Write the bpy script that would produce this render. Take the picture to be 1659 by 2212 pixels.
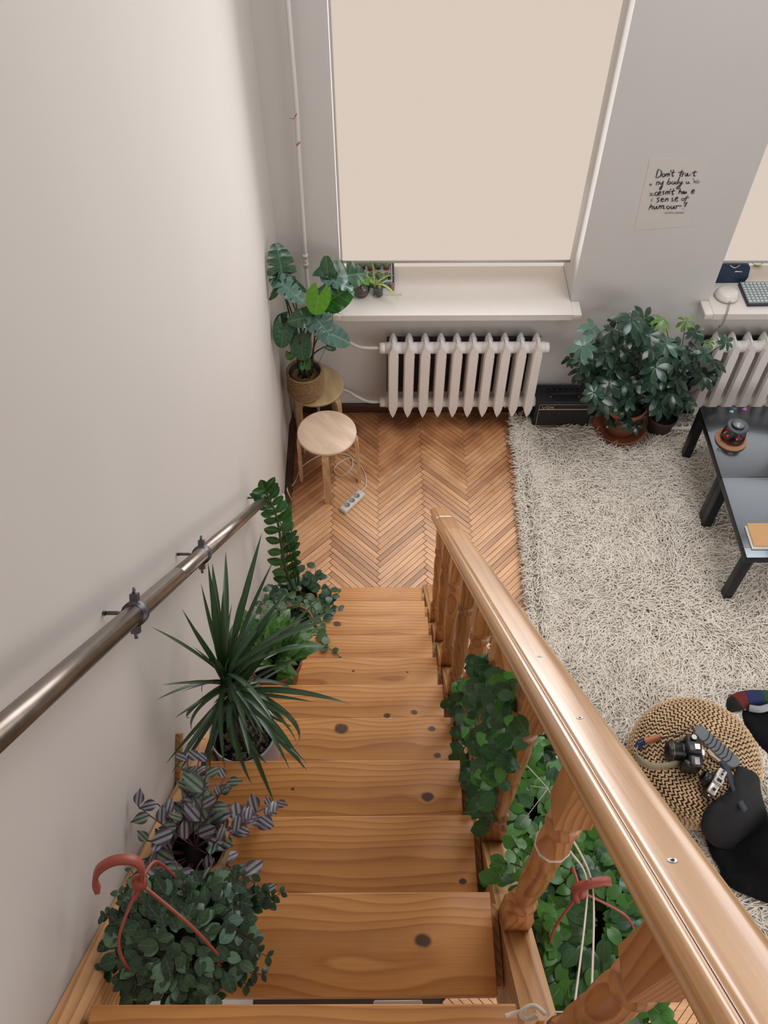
import bpy, bmesh, math, random
import numpy as np
from mathutils import Vector, Matrix, noise
PI=math.pi
for o in list(bpy.data.objects): bpy.data.objects.remove(o)
S=bpy.context.scene; COL=S.collection
random.seed(7); np.random.seed(7)
# ---------------------------------------------------------------- camera
FPX=1865.04; PITCH=math.radians(52.854); YAW=math.radians(.348); CAMZ=4.2224
cd=bpy.data.cameras.new('camera'); cam=bpy.data.objects.new('camera',cd); COL.objects.link(cam)
cam.location=(0,0,CAMZ); cam.rotation_euler=(PI/2-PITCH,0,-YAW)
cd.sensor_fit='VERTICAL'; cd.sensor_height=24; cd.lens=FPX/2212*24; cd.clip_start=.02
S.camera=cam
# ---------------------------------------------------------------- world, exposure
W=bpy.data.worlds.new('world'); S.world=W; W.use_nodes=True
bg=W.node_tree.nodes['Background']; bg.inputs[0].default_value=(1.0,.955,.92,1); bg.inputs[1].default_value=.14
S.view_settings.view_transform='Standard'; S.view_settings.look='None'; S.view_settings.gamma=1
S.view_settings.use_curve_mapping=False; S.view_settings.exposure=0
WY=4.062   # window wall
def area(name,loc,target,sx,sy,power,col,spread=180):
    l=bpy.data.lights.new(name,'AREA'); l.shape='RECTANGLE'; l.size=sx; l.size_y=sy; l.energy=power; l.color=col; l.spread=math.radians(spread)
    o=bpy.data.objects.new(name,l); COL.objects.link(o); o.location=loc
    d=Vector(target)-Vector(loc); o.rotation_euler=d.to_track_quat('-Z','Y').to_euler(); return o
# daylight: each lamp fills one tall window opening, just inside its blind (a third window stands further right, out of frame)
LW=[1.5,.8,.5,.97,.15,.7,1.0,.8]
area('window_daylight',(.45,WY+.112,2.45),(.45,0,2.45),1.29,2.6,20*LW[0],(.97,.98,1),150)
area('window_daylight',(2.62,WY+.112,2.45),(2.62,0,2.45),1.25,2.6,20*LW[1],(.97,.98,1),150)
area('window_daylight',(4.75,WY-.5,2.45),(3.2,0,2.0),1.3,2.6,20*LW[2],(.96,.98,1))
area('overhead_fill',(2.2,2.8,5.2),(1.8,2.8,0),2.4,2.0,100*LW[3],(.98,.98,1))  # unseen overhead fill, added to brighten the floor
area('room_fill',(4.6,1.5,1.9),(0,2.6,1.1),2.2,2.6,60*LW[4],(1,.95,.91))  # this and the next three: unseen fills added to lift walls and stairs
area('room_fill',(2.6,-1.1,2.2),(-.2,2.6,.8),2.0,1.2,30*LW[5],(1,.95,.92))
area('room_fill',(3.4,.6,.8),(.8,4.06,.5),1.6,1.0,20*LW[6],(1,.95,.91))
area('room_fill',(1.5,-1.2,3.6),(-.6,.6,2.6),1.6,1.2,20*LW[7],(1,.94,.90))
# ---------------------------------------------------------------- picture ray helper (only used to read off real positions)
_F=Vector((math.sin(YAW)*math.cos(PITCH),math.cos(YAW)*math.cos(PITCH),-math.sin(PITCH)))
_R=Vector((math.cos(YAW),-math.sin(YAW),0)); _U=_R.cross(_F); _C=Vector((0,0,CAMZ))
def ray(u,v): return _F+_R*((u-829.5)/FPX)-_U*((v-1106)/FPX)
def atz(u,v,z): d=ray(u,v); return _C+d*((z-CAMZ)/d.z)
def aty(u,v,y): d=ray(u,v); return _C+d*(y/d.y)
def atx(u,v,x): d=ray(u,v); return _C+d*(x/d.x)
def wallx(y): return -.553-.0115*y
def nos(y): return .2356+(2.5075-y)*1.0275      # height of the line of tread nosings
# ---------------------------------------------------------------- materials
MAT={}
def srgb(r,g,b):
    f=lambda c:(c/255/12.92) if c/255<=.04045 else ((c/255+.055)/1.055)**2.4
    return (f(r),f(g),f(b),1)
def newmat(n):
    m=bpy.data.materials.new(n); m.use_nodes=True; nt=m.node_tree; b=nt.nodes['Principled BSDF']; return m,nt,b
def N(nt,t,**k):
    n=nt.nodes.new(t)
    for a,v in k.items(): setattr(n,a,v)
    return n
def L(nt,a,b): nt.links.new(a,b)
def mth(nt,op,a,b=None,c=None):
    n=N(nt,'ShaderNodeMath',operation=op)
    for i,v in enumerate((a,b,c)):
        if v is None: continue
        if isinstance(v,(int,float)): n.inputs[i].default_value=v
        else: L(nt,v,n.inputs[i])
    return n.outputs[0]
def ramp(nt,fac,stops):
    r=N(nt,'ShaderNodeValToRGB'); e=r.color_ramp.elements
    while len(e)<len(stops): e.new(.5)
    for i,(p,c) in enumerate(stops): e[i].position=p; e[i].color=c
    L(nt,fac,r.inputs[0]); return r.outputs[0]
def mix(nt,f,a,b,bt='MIX'):
    n=N(nt,'ShaderNodeMix',data_type='RGBA',blend_type=bt)
    for i,v in ((0,f),(6,a),(7,b)):
        if isinstance(v,(int,float)): n.inputs[i].default_value=v
        elif isinstance(v,tuple): n.inputs[i].default_value=v
        else: L(nt,v,n.inputs[i])
    return n.outputs[2]
def plain(name,col,rough=.5,metal=0,var=.08,scale=20,bump=0,coat=0,spec=.5,trans=0):
    if name in MAT: return MAT[name]
    m,nt,b=newmat(name); b.inputs['Roughness'].default_value=rough; b.inputs['Metallic'].default_value=metal
    b.inputs['Specular IOR Level'].default_value=spec; b.inputs['Coat Weight'].default_value=coat
    tc=N(nt,'ShaderNodeTexCoord'); nz=N(nt,'ShaderNodeTexNoise'); nz.inputs['Scale'].default_value=scale; nz.inputs['Detail'].default_value=4
    L(nt,tc.outputs['Object'],nz.inputs[0])
    lo=tuple(c*(1-var*1.6) for c in col[:3])+(1,); hi=tuple(min(1,c*(1+var)) for c in col[:3])+(1,)
    L(nt,mix(nt,nz.outputs[0],lo,hi),b.inputs['Base Color'])
    if bump:
        bp=N(nt,'ShaderNodeBump'); bp.inputs['Strength'].default_value=bump; bp.inputs['Distance'].default_value=.01
        L(nt,nz.outputs[0],bp.inputs['Height']); L(nt,bp.outputs[0],b.inputs['Normal'])
    MAT[name]=m; return m
def wood(name,cols,axis=0,freq=26,knots=(),rough=.38,coat=.25,stretch=1.0,rnd=False,bump=.15,warp=.35,tilt=0):
    """pine grain running along axis (0=x,1=y,2=z) in object space; knots=(along,across,radius)"""
    if name in MAT: return MAT[name]
    m,nt,b=newmat(name); b.inputs['Roughness'].default_value=rough; b.inputs['Coat Weight'].default_value=coat; b.inputs['Coat Roughness'].default_value=.25
    tc=N(nt,'ShaderNodeTexCoord'); sx=N(nt,'ShaderNodeSeparateXYZ'); vr=N(nt,'ShaderNodeVectorRotate',rotation_type='X_AXIS'); vr.inputs['Angle'].default_value=tilt
    L(nt,tc.outputs['Object'],vr.inputs[0]); L(nt,vr.outputs[0],sx.inputs[0])
    o=[sx.outputs[0],sx.outputs[1],sx.outputs[2]]
    al=o[axis]; ac=[o[1],o[2],o[0]][axis] if axis!=2 else o[0]; th=o[3-axis-(1 if axis!=1 else 2)] if axis!=2 else o[1]
    off=0
    if rnd:
        oi=N(nt,'ShaderNodeObjectInfo'); off=mth(nt,'MULTIPLY',oi.outputs['Random'],17.3)
        al=mth(nt,'ADD',al,off)
    cb=N(nt,'ShaderNodeCombineXYZ'); L(nt,mth(nt,'MULTIPLY',al,1.6*stretch),cb.inputs[0]); L(nt,mth(nt,'MULTIPLY',ac,7),cb.inputs[1]); L(nt,mth(nt,'MULTIPLY',th,7),cb.inputs[2])
    nz=N(nt,'ShaderNodeTexNoise'); nz.inputs['Scale'].default_value=1; nz.inputs['Detail'].default_value=2; L(nt,cb.outputs[0],nz.inputs[0])
    v=mth(nt,'ADD',mth(nt,'ADD',ac,mth(nt,'MULTIPLY',th,.6)),mth(nt,'MULTIPLY',nz.outputs[0],warp*.5))
    km=None
    for (ka,kc,kr) in knots:
        dx=mth(nt,'MULTIPLY',mth(nt,'SUBTRACT',o[axis],ka),.75); dy=mth(nt,'SUBTRACT',ac,kc)
        d2=mth(nt,'ADD',mth(nt,'MULTIPLY',dx,dx),mth(nt,'MULTIPLY',dy,dy)); d=mth(nt,'SQRT',d2)
        g=mth(nt,'EXPONENT',mth(nt,'MULTIPLY',d2,-1/(kr*kr*7)))
        sg=mth(nt,'DIVIDE',dy,mth(nt,'ADD',d,kr*.6))
        v=mth(nt,'SUBTRACT',v,mth(nt,'MULTIPLY',mth(nt,'MULTIPLY',g,sg),kr*1.1))
        n2=N(nt,'ShaderNodeTexNoise'); n2.inputs['Scale'].default_value=40; L(nt,tc.outputs['Object'],n2.inputs[0])
        dd=mth(nt,'ADD',d,mth(nt,'MULTIPLY',mth(nt,'SUBTRACT',n2.outputs[0],.5),kr*.5))
        k=N(nt,'ShaderNodeMapRange'); L(nt,dd,k.inputs[0]); k.inputs[1].default_value=kr*.75; k.inputs[2].default_value=kr*1.15; k.inputs[3].default_value=1; k.inputs[4].default_value=0
        km=k.outputs[0] if km is None else mth(nt,'MAXIMUM',km,k.outputs[0])
    s=mth(nt,'FRACT',mth(nt,'MULTIPLY',v,freq))
    fine=N(nt,'ShaderNodeTexNoise'); fine.inputs['Scale'].default_value=1; fine.inputs['Detail'].default_value=3
    cf=N(nt,'ShaderNodeCombineXYZ'); L(nt,mth(nt,'MULTIPLY',al,6),cf.inputs[0]); L(nt,mth(nt,'MULTIPLY',ac,260),cf.inputs[1]); L(nt,mth(nt,'MULTIPLY',th,260),cf.inputs[2]); L(nt,cf.outputs[0],fine.inputs[0])
    c1=ramp(nt,s,[(0,cols[0]),(.55,cols[1]),(.86,cols[2]),(1,cols[0])])
    c1=mix(nt,mth(nt,'MULTIPLY',fine.outputs[0],.5),c1,cols[1])
    big=N(nt,'ShaderNodeTexNoise'); big.inputs['Scale'].default_value=2.2; big.inputs['Detail'].default_value=3; L(nt,cb.outputs[0],big.inputs[0])
    dk=ramp(nt,big.outputs[0],[(.35,(.62,.55,.5,1)),(.62,(1,1,1,1))])
    c1=mix(nt,.55,c1,dk,'MULTIPLY')
    if rnd:
        r2=ramp(nt,oi.outputs['Random'],[(0,(.50,.42,.36,1)),(.2,(.80,.72,.66,1)),(.5,(1,.95,.92,1)),(.8,(1.1,1.07,1.02,1)),(1,(.82,.68,.60,1))])
        c1=mix(nt,.75,c1,r2,'MULTIPLY')
    if km is not None: c1=mix(nt,mth(nt,'MULTIPLY',km,.93),c1,(.05,.02,.008,1))
    L(nt,c1,b.inputs['Base Color'])
    bp=N(nt,'ShaderNodeBump'); bp.inputs['Strength'].default_value=bump; bp.inputs['Distance'].default_value=.002
    L(nt,mth(nt,'ADD',s,fine.outputs[0]),bp.inputs['Height']); L(nt,bp.outputs[0],b.inputs['Normal'])
    MAT[name]=m; return m
def emis(name,col,st=1):
    m=bpy.data.materials.new(name); m.use_nodes=True; nt=m.node_tree; nt.nodes.clear()
    e=N(nt,'ShaderNodeEmission'); o=N(nt,'ShaderNodeOutputMaterial'); e.inputs[0].default_value=col; e.inputs[1].default_value=st; L(nt,e.outputs[0],o.inputs[0]); return m
def leafmat(name,col,mid,rough=.35,stripe=None,veins=0,trans=.15,edge=None,back=None):
    m,nt,b=newmat(name); b.inputs['Roughness'].default_value=rough; b.inputs['Specular IOR Level'].default_value=.6
    tc=N(nt,'ShaderNodeTexCoord'); sx=N(nt,'ShaderNodeSeparateXYZ'); L(nt,tc.outputs['Object'],sx.inputs[0])
    ax=mth(nt,'ABSOLUTE',sx.outputs[0]); oi=N(nt,'ShaderNodeObjectInfo')
    nz=N(nt,'ShaderNodeTexNoise'); nz.inputs['Scale'].default_value=6; L(nt,tc.outputs['Object'],nz.inputs[0])
    c=mix(nt,nz.outputs[0],tuple(x*.7 for x in col[:3])+(1,),tuple(x*1.25 for x in col[:3])+(1,))
    hs=N(nt,'ShaderNodeHueSaturation'); L(nt,c,hs.inputs['Color'])
    L(nt,mth(nt,'ADD',mth(nt,'MULTIPLY',oi.outputs['Random'],.7),.65),hs.inputs['Value']); c=hs.outputs[0]
    if stripe:
        w=mth(nt,'MULTIPLY',ax,1.0)
        s=ramp(nt,w,[(0,(0,0,0,1)),(.03,(0,0,0,1)),(.07,(1,1,1,1)),(.15,(.8,.8,.8,1)),(.21,(.0,.0,.0,1))])
        c=mix(nt,s,c,stripe)
    if edge:
        c=mix(nt,ramp(nt,nz.outputs[0],[(.5,(0,0,0,1)),(.6,(1,1,1,1))]),c,edge)
    if veins:
        wv=mth(nt,'SINE',mth(nt,'MULTIPLY',mth(nt,'SUBTRACT',sx.outputs[1],mth(nt,'MULTIPLY',ax,.7)),veins))
        c=mix(nt,ramp(nt,wv,[(.86,(0,0,0,1)),(1,(.45,.45,.45,1))]),c,mid)
    mr=ramp(nt,ax,[(.0,(1,1,1,1)),(.012,(.8,.8,.8,1)),(.022,(0,0,0,1))])
    c=mix(nt,mr,c,mid)
    if back:
        g=N(nt,'ShaderNodeNewGeometry'); c=mix(nt,g.outputs['Backfacing'],c,back)
    L(nt,c,b.inputs['Base Color'])
    b.inputs['Subsurface Weight'].default_value=0
    tr=N(nt,'ShaderNodeBsdfTranslucent'); L(nt,mix(nt,1.0,c,(1.0,1.3,.5,1),'MULTIPLY'),tr.inputs[0])
    ms=N(nt,'ShaderNodeMixShader'); ms.inputs[0].default_value=trans; L(nt,b.outputs[0],ms.inputs[1]); L(nt,tr.outputs[0],ms.inputs[2])
    L(nt,ms.outputs[0],nt.nodes['Material Output'].inputs[0]); return m
def glass(name,col=(1,1,1,1),rough=0,mixf=.82):
    m=bpy.data.materials.new(name); m.use_nodes=True; nt=m.node_tree; nt.nodes.clear()
    t=N(nt,'ShaderNodeBsdfTransparent'); t.inputs[0].default_value=col; g=N(nt,'ShaderNodeBsdfGlossy'); g.inputs['Roughness'].default_value=rough+.03
    fr=N(nt,'ShaderNodeFresnel'); fr.inputs[0].default_value=1.45; ms=N(nt,'ShaderNodeMixShader')
    L(nt,mth(nt,'ADD',fr.outputs[0],.03),ms.inputs[0]); L(nt,t.outputs[0],ms.inputs[1]); L(nt,g.outputs[0],ms.inputs[2]); o=N(nt,'ShaderNodeOutputMaterial'); L(nt,ms.outputs[0],o.inputs[0]); return m
# palette
M_wallL=plain('wall_paint_warm_light',(.575,.53,.495,1),.85,var=.02,scale=3,bump=.05)  # left wall copy of the paint, with the light's warmth put into its colour
M_wall=plain('wall_paint',(.60,.585,.57,1),.85,var=.02,scale=3,bump=.05)
M_white=plain('white_gloss',(.82,.80,.77,1),.35,var=.03)
M_sill=plain('sill_white',(.70,.66,.62,1),.3,var=.02)
M_rad=plain('radiator_paint',(.80,.76,.73,1),.4,var=.06,scale=8)
M_dark=plain('shade_dark',(.05,.05,.055,1),.5,var=.3)
M_pipe=plain('pipe_paint',(.64,.61,.585,1),.4,var=.03)
P1,P2,P3=(.72,.35,.105,1),(.63,.28,.074,1),(.47,.17,.042,1)
TK={1:[],2:[],3:[(-.074,.058,.015)],4:[],5:[(.022,.038,.005),(.232,.032,.004)],6:[(.151,-.022,.009),(.245,-.009,.009)],
    7:[(.005,.06,.018),(.288,.057,.009),(.303,-.029,.009)],8:[(.256,-.007,.013),(-.112,.016,.004)],9:[(.317,-.056,.007)],10:[(.212,.003,.013)],11:[]}
M_tread={i:wood('pine_tread_%d'%i,(P1,P2,P3),0,freq=[0,60,52,50,60,34,46,50,48,52,34,44][i],knots=TK[i],rough=.45,coat=.05,warp=[0,.2,.15,.2,.2,.5,.2,.3,.25,.22,.55,.2][i]) for i in range(1,12)}
M_rail=wood('pine_handrail',((.82,.44,.16,1),(.76,.38,.12,1),(.62,.27,.075,1)),1,freq=55,rough=.32,coat=.6,stretch=.5,warp=.1,tilt=.799)
_b=M_rail.node_tree.nodes['Principled BSDF']; _b.inputs['Coat IOR'].default_value=1.8; _b.inputs['Coat Weight'].default_value=1; _b.inputs['Coat Roughness'].default_value=.24
M_bal=wood('pine_baluster',((.56,.27,.10,1),(.46,.19,.06,1),(.28,.095,.028,1)),2,freq=60,rough=.38,coat=.35,rnd=True,warp=.3)
M_string=wood('pine_stringer',((.62,.35,.15,1),(.52,.27,.10,1),(.30,.12,.04,1)),1,freq=60,rough=.5,coat=.1,tilt=.799,stretch=.5,warp=.15)
M_birch=wood('birch_light',((.84,.65,.49,1),(.82,.62,.46,1),(.78,.57,.41,1)),1,freq=30,rough=.4,coat=.1,bump=.03,warp=.8)
M_birch2=wood('birch_leg',((.68,.47,.27,1),(.62,.41,.22,1),(.50,.31,.15,1)),2,freq=70,rough=.45,coat=.1,bump=.03)
M_birch3=wood('birch_aged',((.50,.37,.20,1),(.48,.35,.185,1),(.44,.31,.155,1)),1,freq=30,rough=.45,coat=.1,bump=.03,warp=.8)
M_plank=wood('oak_parquet',((.88,.55,.31,1),(.83,.49,.26,1),(.74,.41,.21,1)),0,freq=34,rough=.38,coat=.3,rnd=True,bump=.1,warp=.2)
# darker, dirtier boards near the window wall: stain with a fixed shape in the floor
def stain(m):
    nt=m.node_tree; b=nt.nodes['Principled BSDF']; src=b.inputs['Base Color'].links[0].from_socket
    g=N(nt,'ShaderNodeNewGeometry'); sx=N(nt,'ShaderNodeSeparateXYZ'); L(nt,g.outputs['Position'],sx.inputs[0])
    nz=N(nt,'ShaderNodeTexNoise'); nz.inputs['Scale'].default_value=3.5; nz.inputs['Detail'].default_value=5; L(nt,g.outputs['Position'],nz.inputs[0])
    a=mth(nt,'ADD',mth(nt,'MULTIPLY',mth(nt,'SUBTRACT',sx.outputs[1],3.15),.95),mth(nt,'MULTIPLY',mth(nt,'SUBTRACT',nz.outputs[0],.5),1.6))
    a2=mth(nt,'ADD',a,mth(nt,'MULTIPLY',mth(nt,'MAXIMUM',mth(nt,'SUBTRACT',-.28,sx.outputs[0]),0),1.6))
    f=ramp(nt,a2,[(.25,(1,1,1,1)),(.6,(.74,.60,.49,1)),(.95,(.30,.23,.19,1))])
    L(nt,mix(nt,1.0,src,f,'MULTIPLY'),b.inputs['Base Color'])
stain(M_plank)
M_gap=plain('joint_dirt',(.045,.025,.015,1),.9)
M_base=wood('oak_baseboard',((.09,.045,.025,1),(.07,.035,.02,1),(.04,.02,.01,1)),0,freq=40)
M_steel=plain('dull_steel',(.30,.25,.215,1),.30,metal=1,var=.25,scale=30)
M_zinc=plain('dark_zinc',(.16,.16,.17,1),.4,metal=1,var=.2)
M_chrome=plain('chrome',(.7,.7,.7,1),.2,metal=1)
M_terra=plain('terracotta',(.40,.13,.065,1),.7,var=.2,scale=12)
M_tplast=plain('terracotta_plastic',(.36,.075,.05,1),.45,var=.08)
M_soil=plain('potting_soil',(.02,.014,.011,1),.95,var=.6,scale=60,bump=.5)
M_black=plain('black_lacquer',(.010,.010,.012,1),.35,var=.1,spec=.3,coat=.0)
M_black.node_tree.nodes['Principled BSDF'].inputs['Specular Tint'].default_value=(.80,.90,1,1)
M_btop=plain('black_lacquer_top',(.014,.015,.019,1),.20,var=.1,spec=.6,coat=.3); _b=M_btop.node_tree.nodes['Principled BSDF']; _b.inputs['IOR'].default_value=1.85; _b.inputs['Specular Tint'].default_value=(.80,.90,1,1)
M_blk=plain('black_tolex',(.012,.013,.018,1),.6,var=.3,scale=200,bump=.2)
M_cream=plain('cream_trim',(.55,.47,.33,1),.5)
M_plastw=plain('white_plastic',(.72,.68,.63,1),.4,var=.03)
M_holes=plain('socket_dark',(.12,.11,.10,1),.5)
M_cork=plain('cork',(.42,.22,.12,1),.85,var=.45,scale=120)
M_kraft=plain('kraft_cover',(.55,.31,.13,1),.7,var=.06)
M_paper=plain('paper',(.75,.70,.62,1),.8,var=.02)
M_poster=plain('poster_paper',(.615,.59,.565,1),.45,var=.02)
M_ink=plain('black_ink',(.012,.010,.02,1),.4,var=.1)
M_rope=plain('cotton_string',(.72,.62,.52,1),.9,var=.1)
M_cloth=plain('black_cloth',(.006,.006,.007,1),.9,var=.5,scale=15,bump=.2,spec=.2)
M_cloth2=plain('charcoal_canvas',(.010,.010,.012,1),.85,var=.3,scale=30,bump=.1)
M_cambk=plain('camera_black',(.012,.012,.014,1),.35,var=.2)
M_camsi=plain('camera_silver',(.62,.58,.56,1),.35,metal=.4)
M_grey=plain('grey_rubber',(.13,.14,.155,1),.6,var=.1)
M_groove=plain('groove_black',(.008,.008,.009,1),.7)
M_khaki=plain('khaki_webbing',(.36,.31,.21,1),.85,var=.1,scale=150,bump=.2)
M_leath=plain('tan_leather',(.45,.15,.065,1),.5,var=.15)
M_rushes=plain('water_hyacinth',(.62,.43,.25,1),.6,var=.35,scale=14)
M_rugb=plain('rug_backing',(.50,.45,.37,1),1,var=.3,scale=30)
m,nt,b=newmat('rug_wool'); MAT['rug_wool']=m; b.inputs['Roughness'].default_value=.9; b.inputs['Specular IOR Level'].default_value=.15
gg=N(nt,'ShaderNodeNewGeometry'); nz=N(nt,'ShaderNodeTexNoise'); nz.inputs['Scale'].default_value=9; L(nt,gg.outputs['Position'],nz.inputs[0])
L(nt,mix(nt,nz.outputs[0],(.72,.66,.57,1),(.92,.87,.79,1)),b.inputs['Base Color']); M_wool=m
M_blueb=plain('navy_leather',(.015,.035,.085,1),.5,var=.2)
M_tealeaf=plain('tea_mesh',(.10,.11,.10,1),.5,metal=.5)
M_glass=glass('clear_glass',(.95,.96,.96,1)); M_tea=glass('tea',(.92,.16,.05,1)); M_glassr=glass('tinted_glass',(.86,.78,.78,1))
M_blind=emis('backlit_blind',(.70,.595,.505,1),1.0); M_pane=emis('daylight_pane',(.70,.595,.505,1),1.0)
# ---------------------------------------------------------------- mesh helpers
class MB:
    def __init__(s): s.v=[]; s.f=[]; s.sm=[]
    def add(s,vs,fs,smooth=False,M=None):
        n=len(s.v)
        s.v+= [tuple(M@Vector(v)) for v in vs] if M else [tuple(v) for v in vs]
        s.f+=[tuple(i+n for i in f) for f in fs]; s.sm+=[smooth]*len(fs); return s
    def box(s,c,sz,M=None,bev=0):
        x,y,z=[a/2 for a in sz]; 
        if bev<=0:
            vs=[(c[0]+i*x,c[1]+j*y,c[2]+k*z) for i in(-1,1) for j in(-1,1) for k in(-1,1)]
            fs=[(0,1,3,2),(4,6,7,5),(0,4,5,1),(2,3,7,6),(0,2,6,4),(1,5,7,3)]
            return s.add(vs,fs,False,M)
        b=min(bev,x*.9,y*.9,z*.9); bm=bmesh.new(); bmesh.ops.create_cube(bm,size=1)
        for v in bm.verts: v.co=Vector((c[0]+v.co.x*2*x,c[1]+v.co.y*2*y,c[2]+v.co.z*2*z))
        bmesh.ops.bevel(bm,geom=bm.edges[:],offset=b,segments=2,affect='EDGES',profile=.5)
        bm.verts.index_update(); vs=[v.co.copy() for v in bm.verts]; fs=[tuple(v.index for v in f.verts) for f in bm.faces]; bm.free()
        return s.add(vs,fs,True,M)
    def tube(s,pts,r,n=8,M=None,cap=True,flat=1.0,up=(0,0,1)):
        pts=[Vector(p) for p in pts]; R=r if isinstance(r,(list,tuple)) else [r]*len(pts); vs=[];fs=[]; up=Vector(up)
        pu=None
        for i,p in enumerate(pts):
            t=(pts[min(i+1,len(pts)-1)]-pts[max(i-1,0)])
            if t.length<1e-9: t=Vector((0,0,1))
            t.normalize()
            u=(pu if pu is not None else up); u=u-t*u.dot(t)
            if u.length<1e-3: u=Vector((1,0,0)); u=u-t*u.dot(t)
            u.normalize(); pu=u; w=t.cross(u)
            for k in range(n):
                a=2*PI*k/n; vs.append(p+w*(math.cos(a)*R[i])+u*(math.sin(a)*R[i]*flat))
        for i in range(len(pts)-1):
            for k in range(n):
                a=i*n+k;b=i*n+(k+1)%n; fs.append((a,b,b+n,a+n))
        if cap: fs.append(tuple(range(n-1,-1,-1))); fs.append(tuple((len(pts)-1)*n+k for k in range(n)))
        return s.add(vs,fs,True,M)
    def lathe(s,prof,c=(0,0,0),n=24,M=None,cap=True):
        vs=[];fs=[]
        for r,z in prof:
            for k in range(n):
                a=2*PI*k/n; vs.append((c[0]+r*math.cos(a),c[1]+r*math.sin(a),c[2]+z))
        for i in range(len(prof)-1):
            for k in range(n):
                a=i*n+k;b=i*n+(k+1)%n; fs.append((a,b,b+n,a+n))
        if cap and prof[0][0]>1e-5: fs.append(tuple(range(n-1,-1,-1)))
        if cap and prof[-1][0]>1e-5: fs.append(tuple((len(prof)-1)*n+k for k in range(n)))
        return s.add(vs,fs,True,M)
    def prism(s,poly,axis,a,b,M=None,smooth=False):
        """poly in the two other axes (in order), extruded along axis a..b"""
        def P(p,t):
            q=[0,0,0]; o=[i for i in range(3) if i!=axis]; q[o[0]]=p[0]; q[o[1]]=p[1]; q[axis]=t; return tuple(q)
        n=len(poly); vs=[P(p,a) for p in poly]+[P(p,b) for p in poly]
        fs=[(i,(i+1)%n,(i+1)%n+n,i+n) for i in range(n)]+[tuple(range(n-1,-1,-1)),tuple(range(n,2*n))]
        return s.add(vs,fs,smooth,M)
    def sphere(s,c,r,M=None,n=10,m=6,sq=(1,1,1)):
        pr=[(math.sin(PI*i/m),-math.cos(PI*i/m)) for i in range(m+1)]; vs=[];fs=[]
        for rr,z in pr:
            for k in range(n):
                a=2*PI*k/n; vs.append((c[0]+r*sq[0]*rr*math.cos(a),c[1]+r*sq[1]*rr*math.sin(a),c[2]+r*sq[2]*z))
        for i in range(m):
            for k in range(n):
                a=i*n+k;b=i*n+(k+1)%n; fs.append((a,b,b+n,a+n))
        return s.add(vs,fs,True,M)
    def mesh(s,name,mat):
        me=bpy.data.meshes.new(name); me.from_pydata(s.v,[],s.f)
        me.polygons.foreach_set('use_smooth',s.sm)
        bm=bmesh.new(); bm.from_mesh(me); bmesh.ops.recalc_face_normals(bm,faces=bm.faces[:]); bm.to_mesh(me); bm.free()
        for mm in (mat if isinstance(mat,(list,tuple)) else [mat]): me.materials.append(mm)
        return me
def put(name,me,parent=None,mw=None):
    o=bpy.data.objects.new(name,me); COL.objects.link(o)
    if parent is not None:
        o.parent=parent; o.matrix_parent_inverse=PINV[parent.name]
    if mw is not None: o.matrix_basis=mw
    return o
PINV={}
def reg(o,M): PINV[o.name]=M.inverted()
def obj(name,mb,mat,parent=None,**k):
    o=put(name,mb.mesh(name,mat) if isinstance(mb,MB) else mb,parent); reg(o,Matrix.Identity(4) if parent is None else Matrix.Identity(4))
    if parent is not None: PINV[o.name]=Matrix.Identity(4)
    for a,v in k.items(): o[a]=v
    return o
def sub(name,mb,mat,parent,**k):
    """sub-part: parent is itself a part built in world coordinates (identity basis)"""
    o=bpy.data.objects.new(name,mb.mesh(name,mat) if isinstance(mb,MB) else mb); COL.objects.link(o); o.parent=parent
    M=parent.matrix_basis.copy(); pm=parent.parent
    o.matrix_parent_inverse=Matrix.Identity(4) if M==Matrix.Identity(4) else M.inverted()
    for a,v in k.items(): o[a]=v
    return o
def tag(o,label,cat,group=None):
    o['label']=label; o['category']=cat
    if group: o['group']=group
    return o
def thing(name,label,cat,loc,rz=0,group=None):
    o=bpy.data.objects.new(name,None); COL.objects.link(o); o.location=loc; o.rotation_euler=(0,0,rz); o.empty_display_size=.05
    reg(o,Matrix.Translation(loc)@Matrix.Rotation(rz,4,'Z')); return tag(o,label,cat,group)
def sep(parent_local):   # for parts given in local coordinates of their thing
    PINV[parent_local.name]=Matrix.Identity(4)
def struct(name,mb,mat,parent=None):
    o=obj(name,mb,mat,parent)
    if parent is None: o['kind']='structure'
    return o
def frame(p,d,up,s=1,sx=None):
    """matrix: local +Y along d, +Z near up"""
    y=Vector(d).normalized(); z=Vector(up); z=z-y*z.dot(y)
    if z.length<1e-4: z=Vector((1,0,0)); z=z-y*z.dot(y)
    z.normalize(); x=y.cross(z); sx=s if sx is None else sx
    M=Matrix((( x.x*sx,y.x*s,z.x*s,p[0]),(x.y*sx,y.y*s,z.y*s,p[1]),(x.z*sx,y.z*s,z.z*s,p[2]),(0,0,0,1))); return M
def catmull(P,k=6,closed=False):
    P=[Vector(p) for p in P]; out=[]; n=len(P)
    for i in range(n-1):
        a,b,c,d=P[max(i-1,0)],P[i],P[i+1],P[min(i+2,n-1)]
        for j in range(k):
            t=j/k; out.append(.5*((2*b)+(c-a)*t+(2*a-5*b+4*c-d)*t*t+(3*b-a-3*c+d)*t**3))
    out.append(P[-1]); return out
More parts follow.
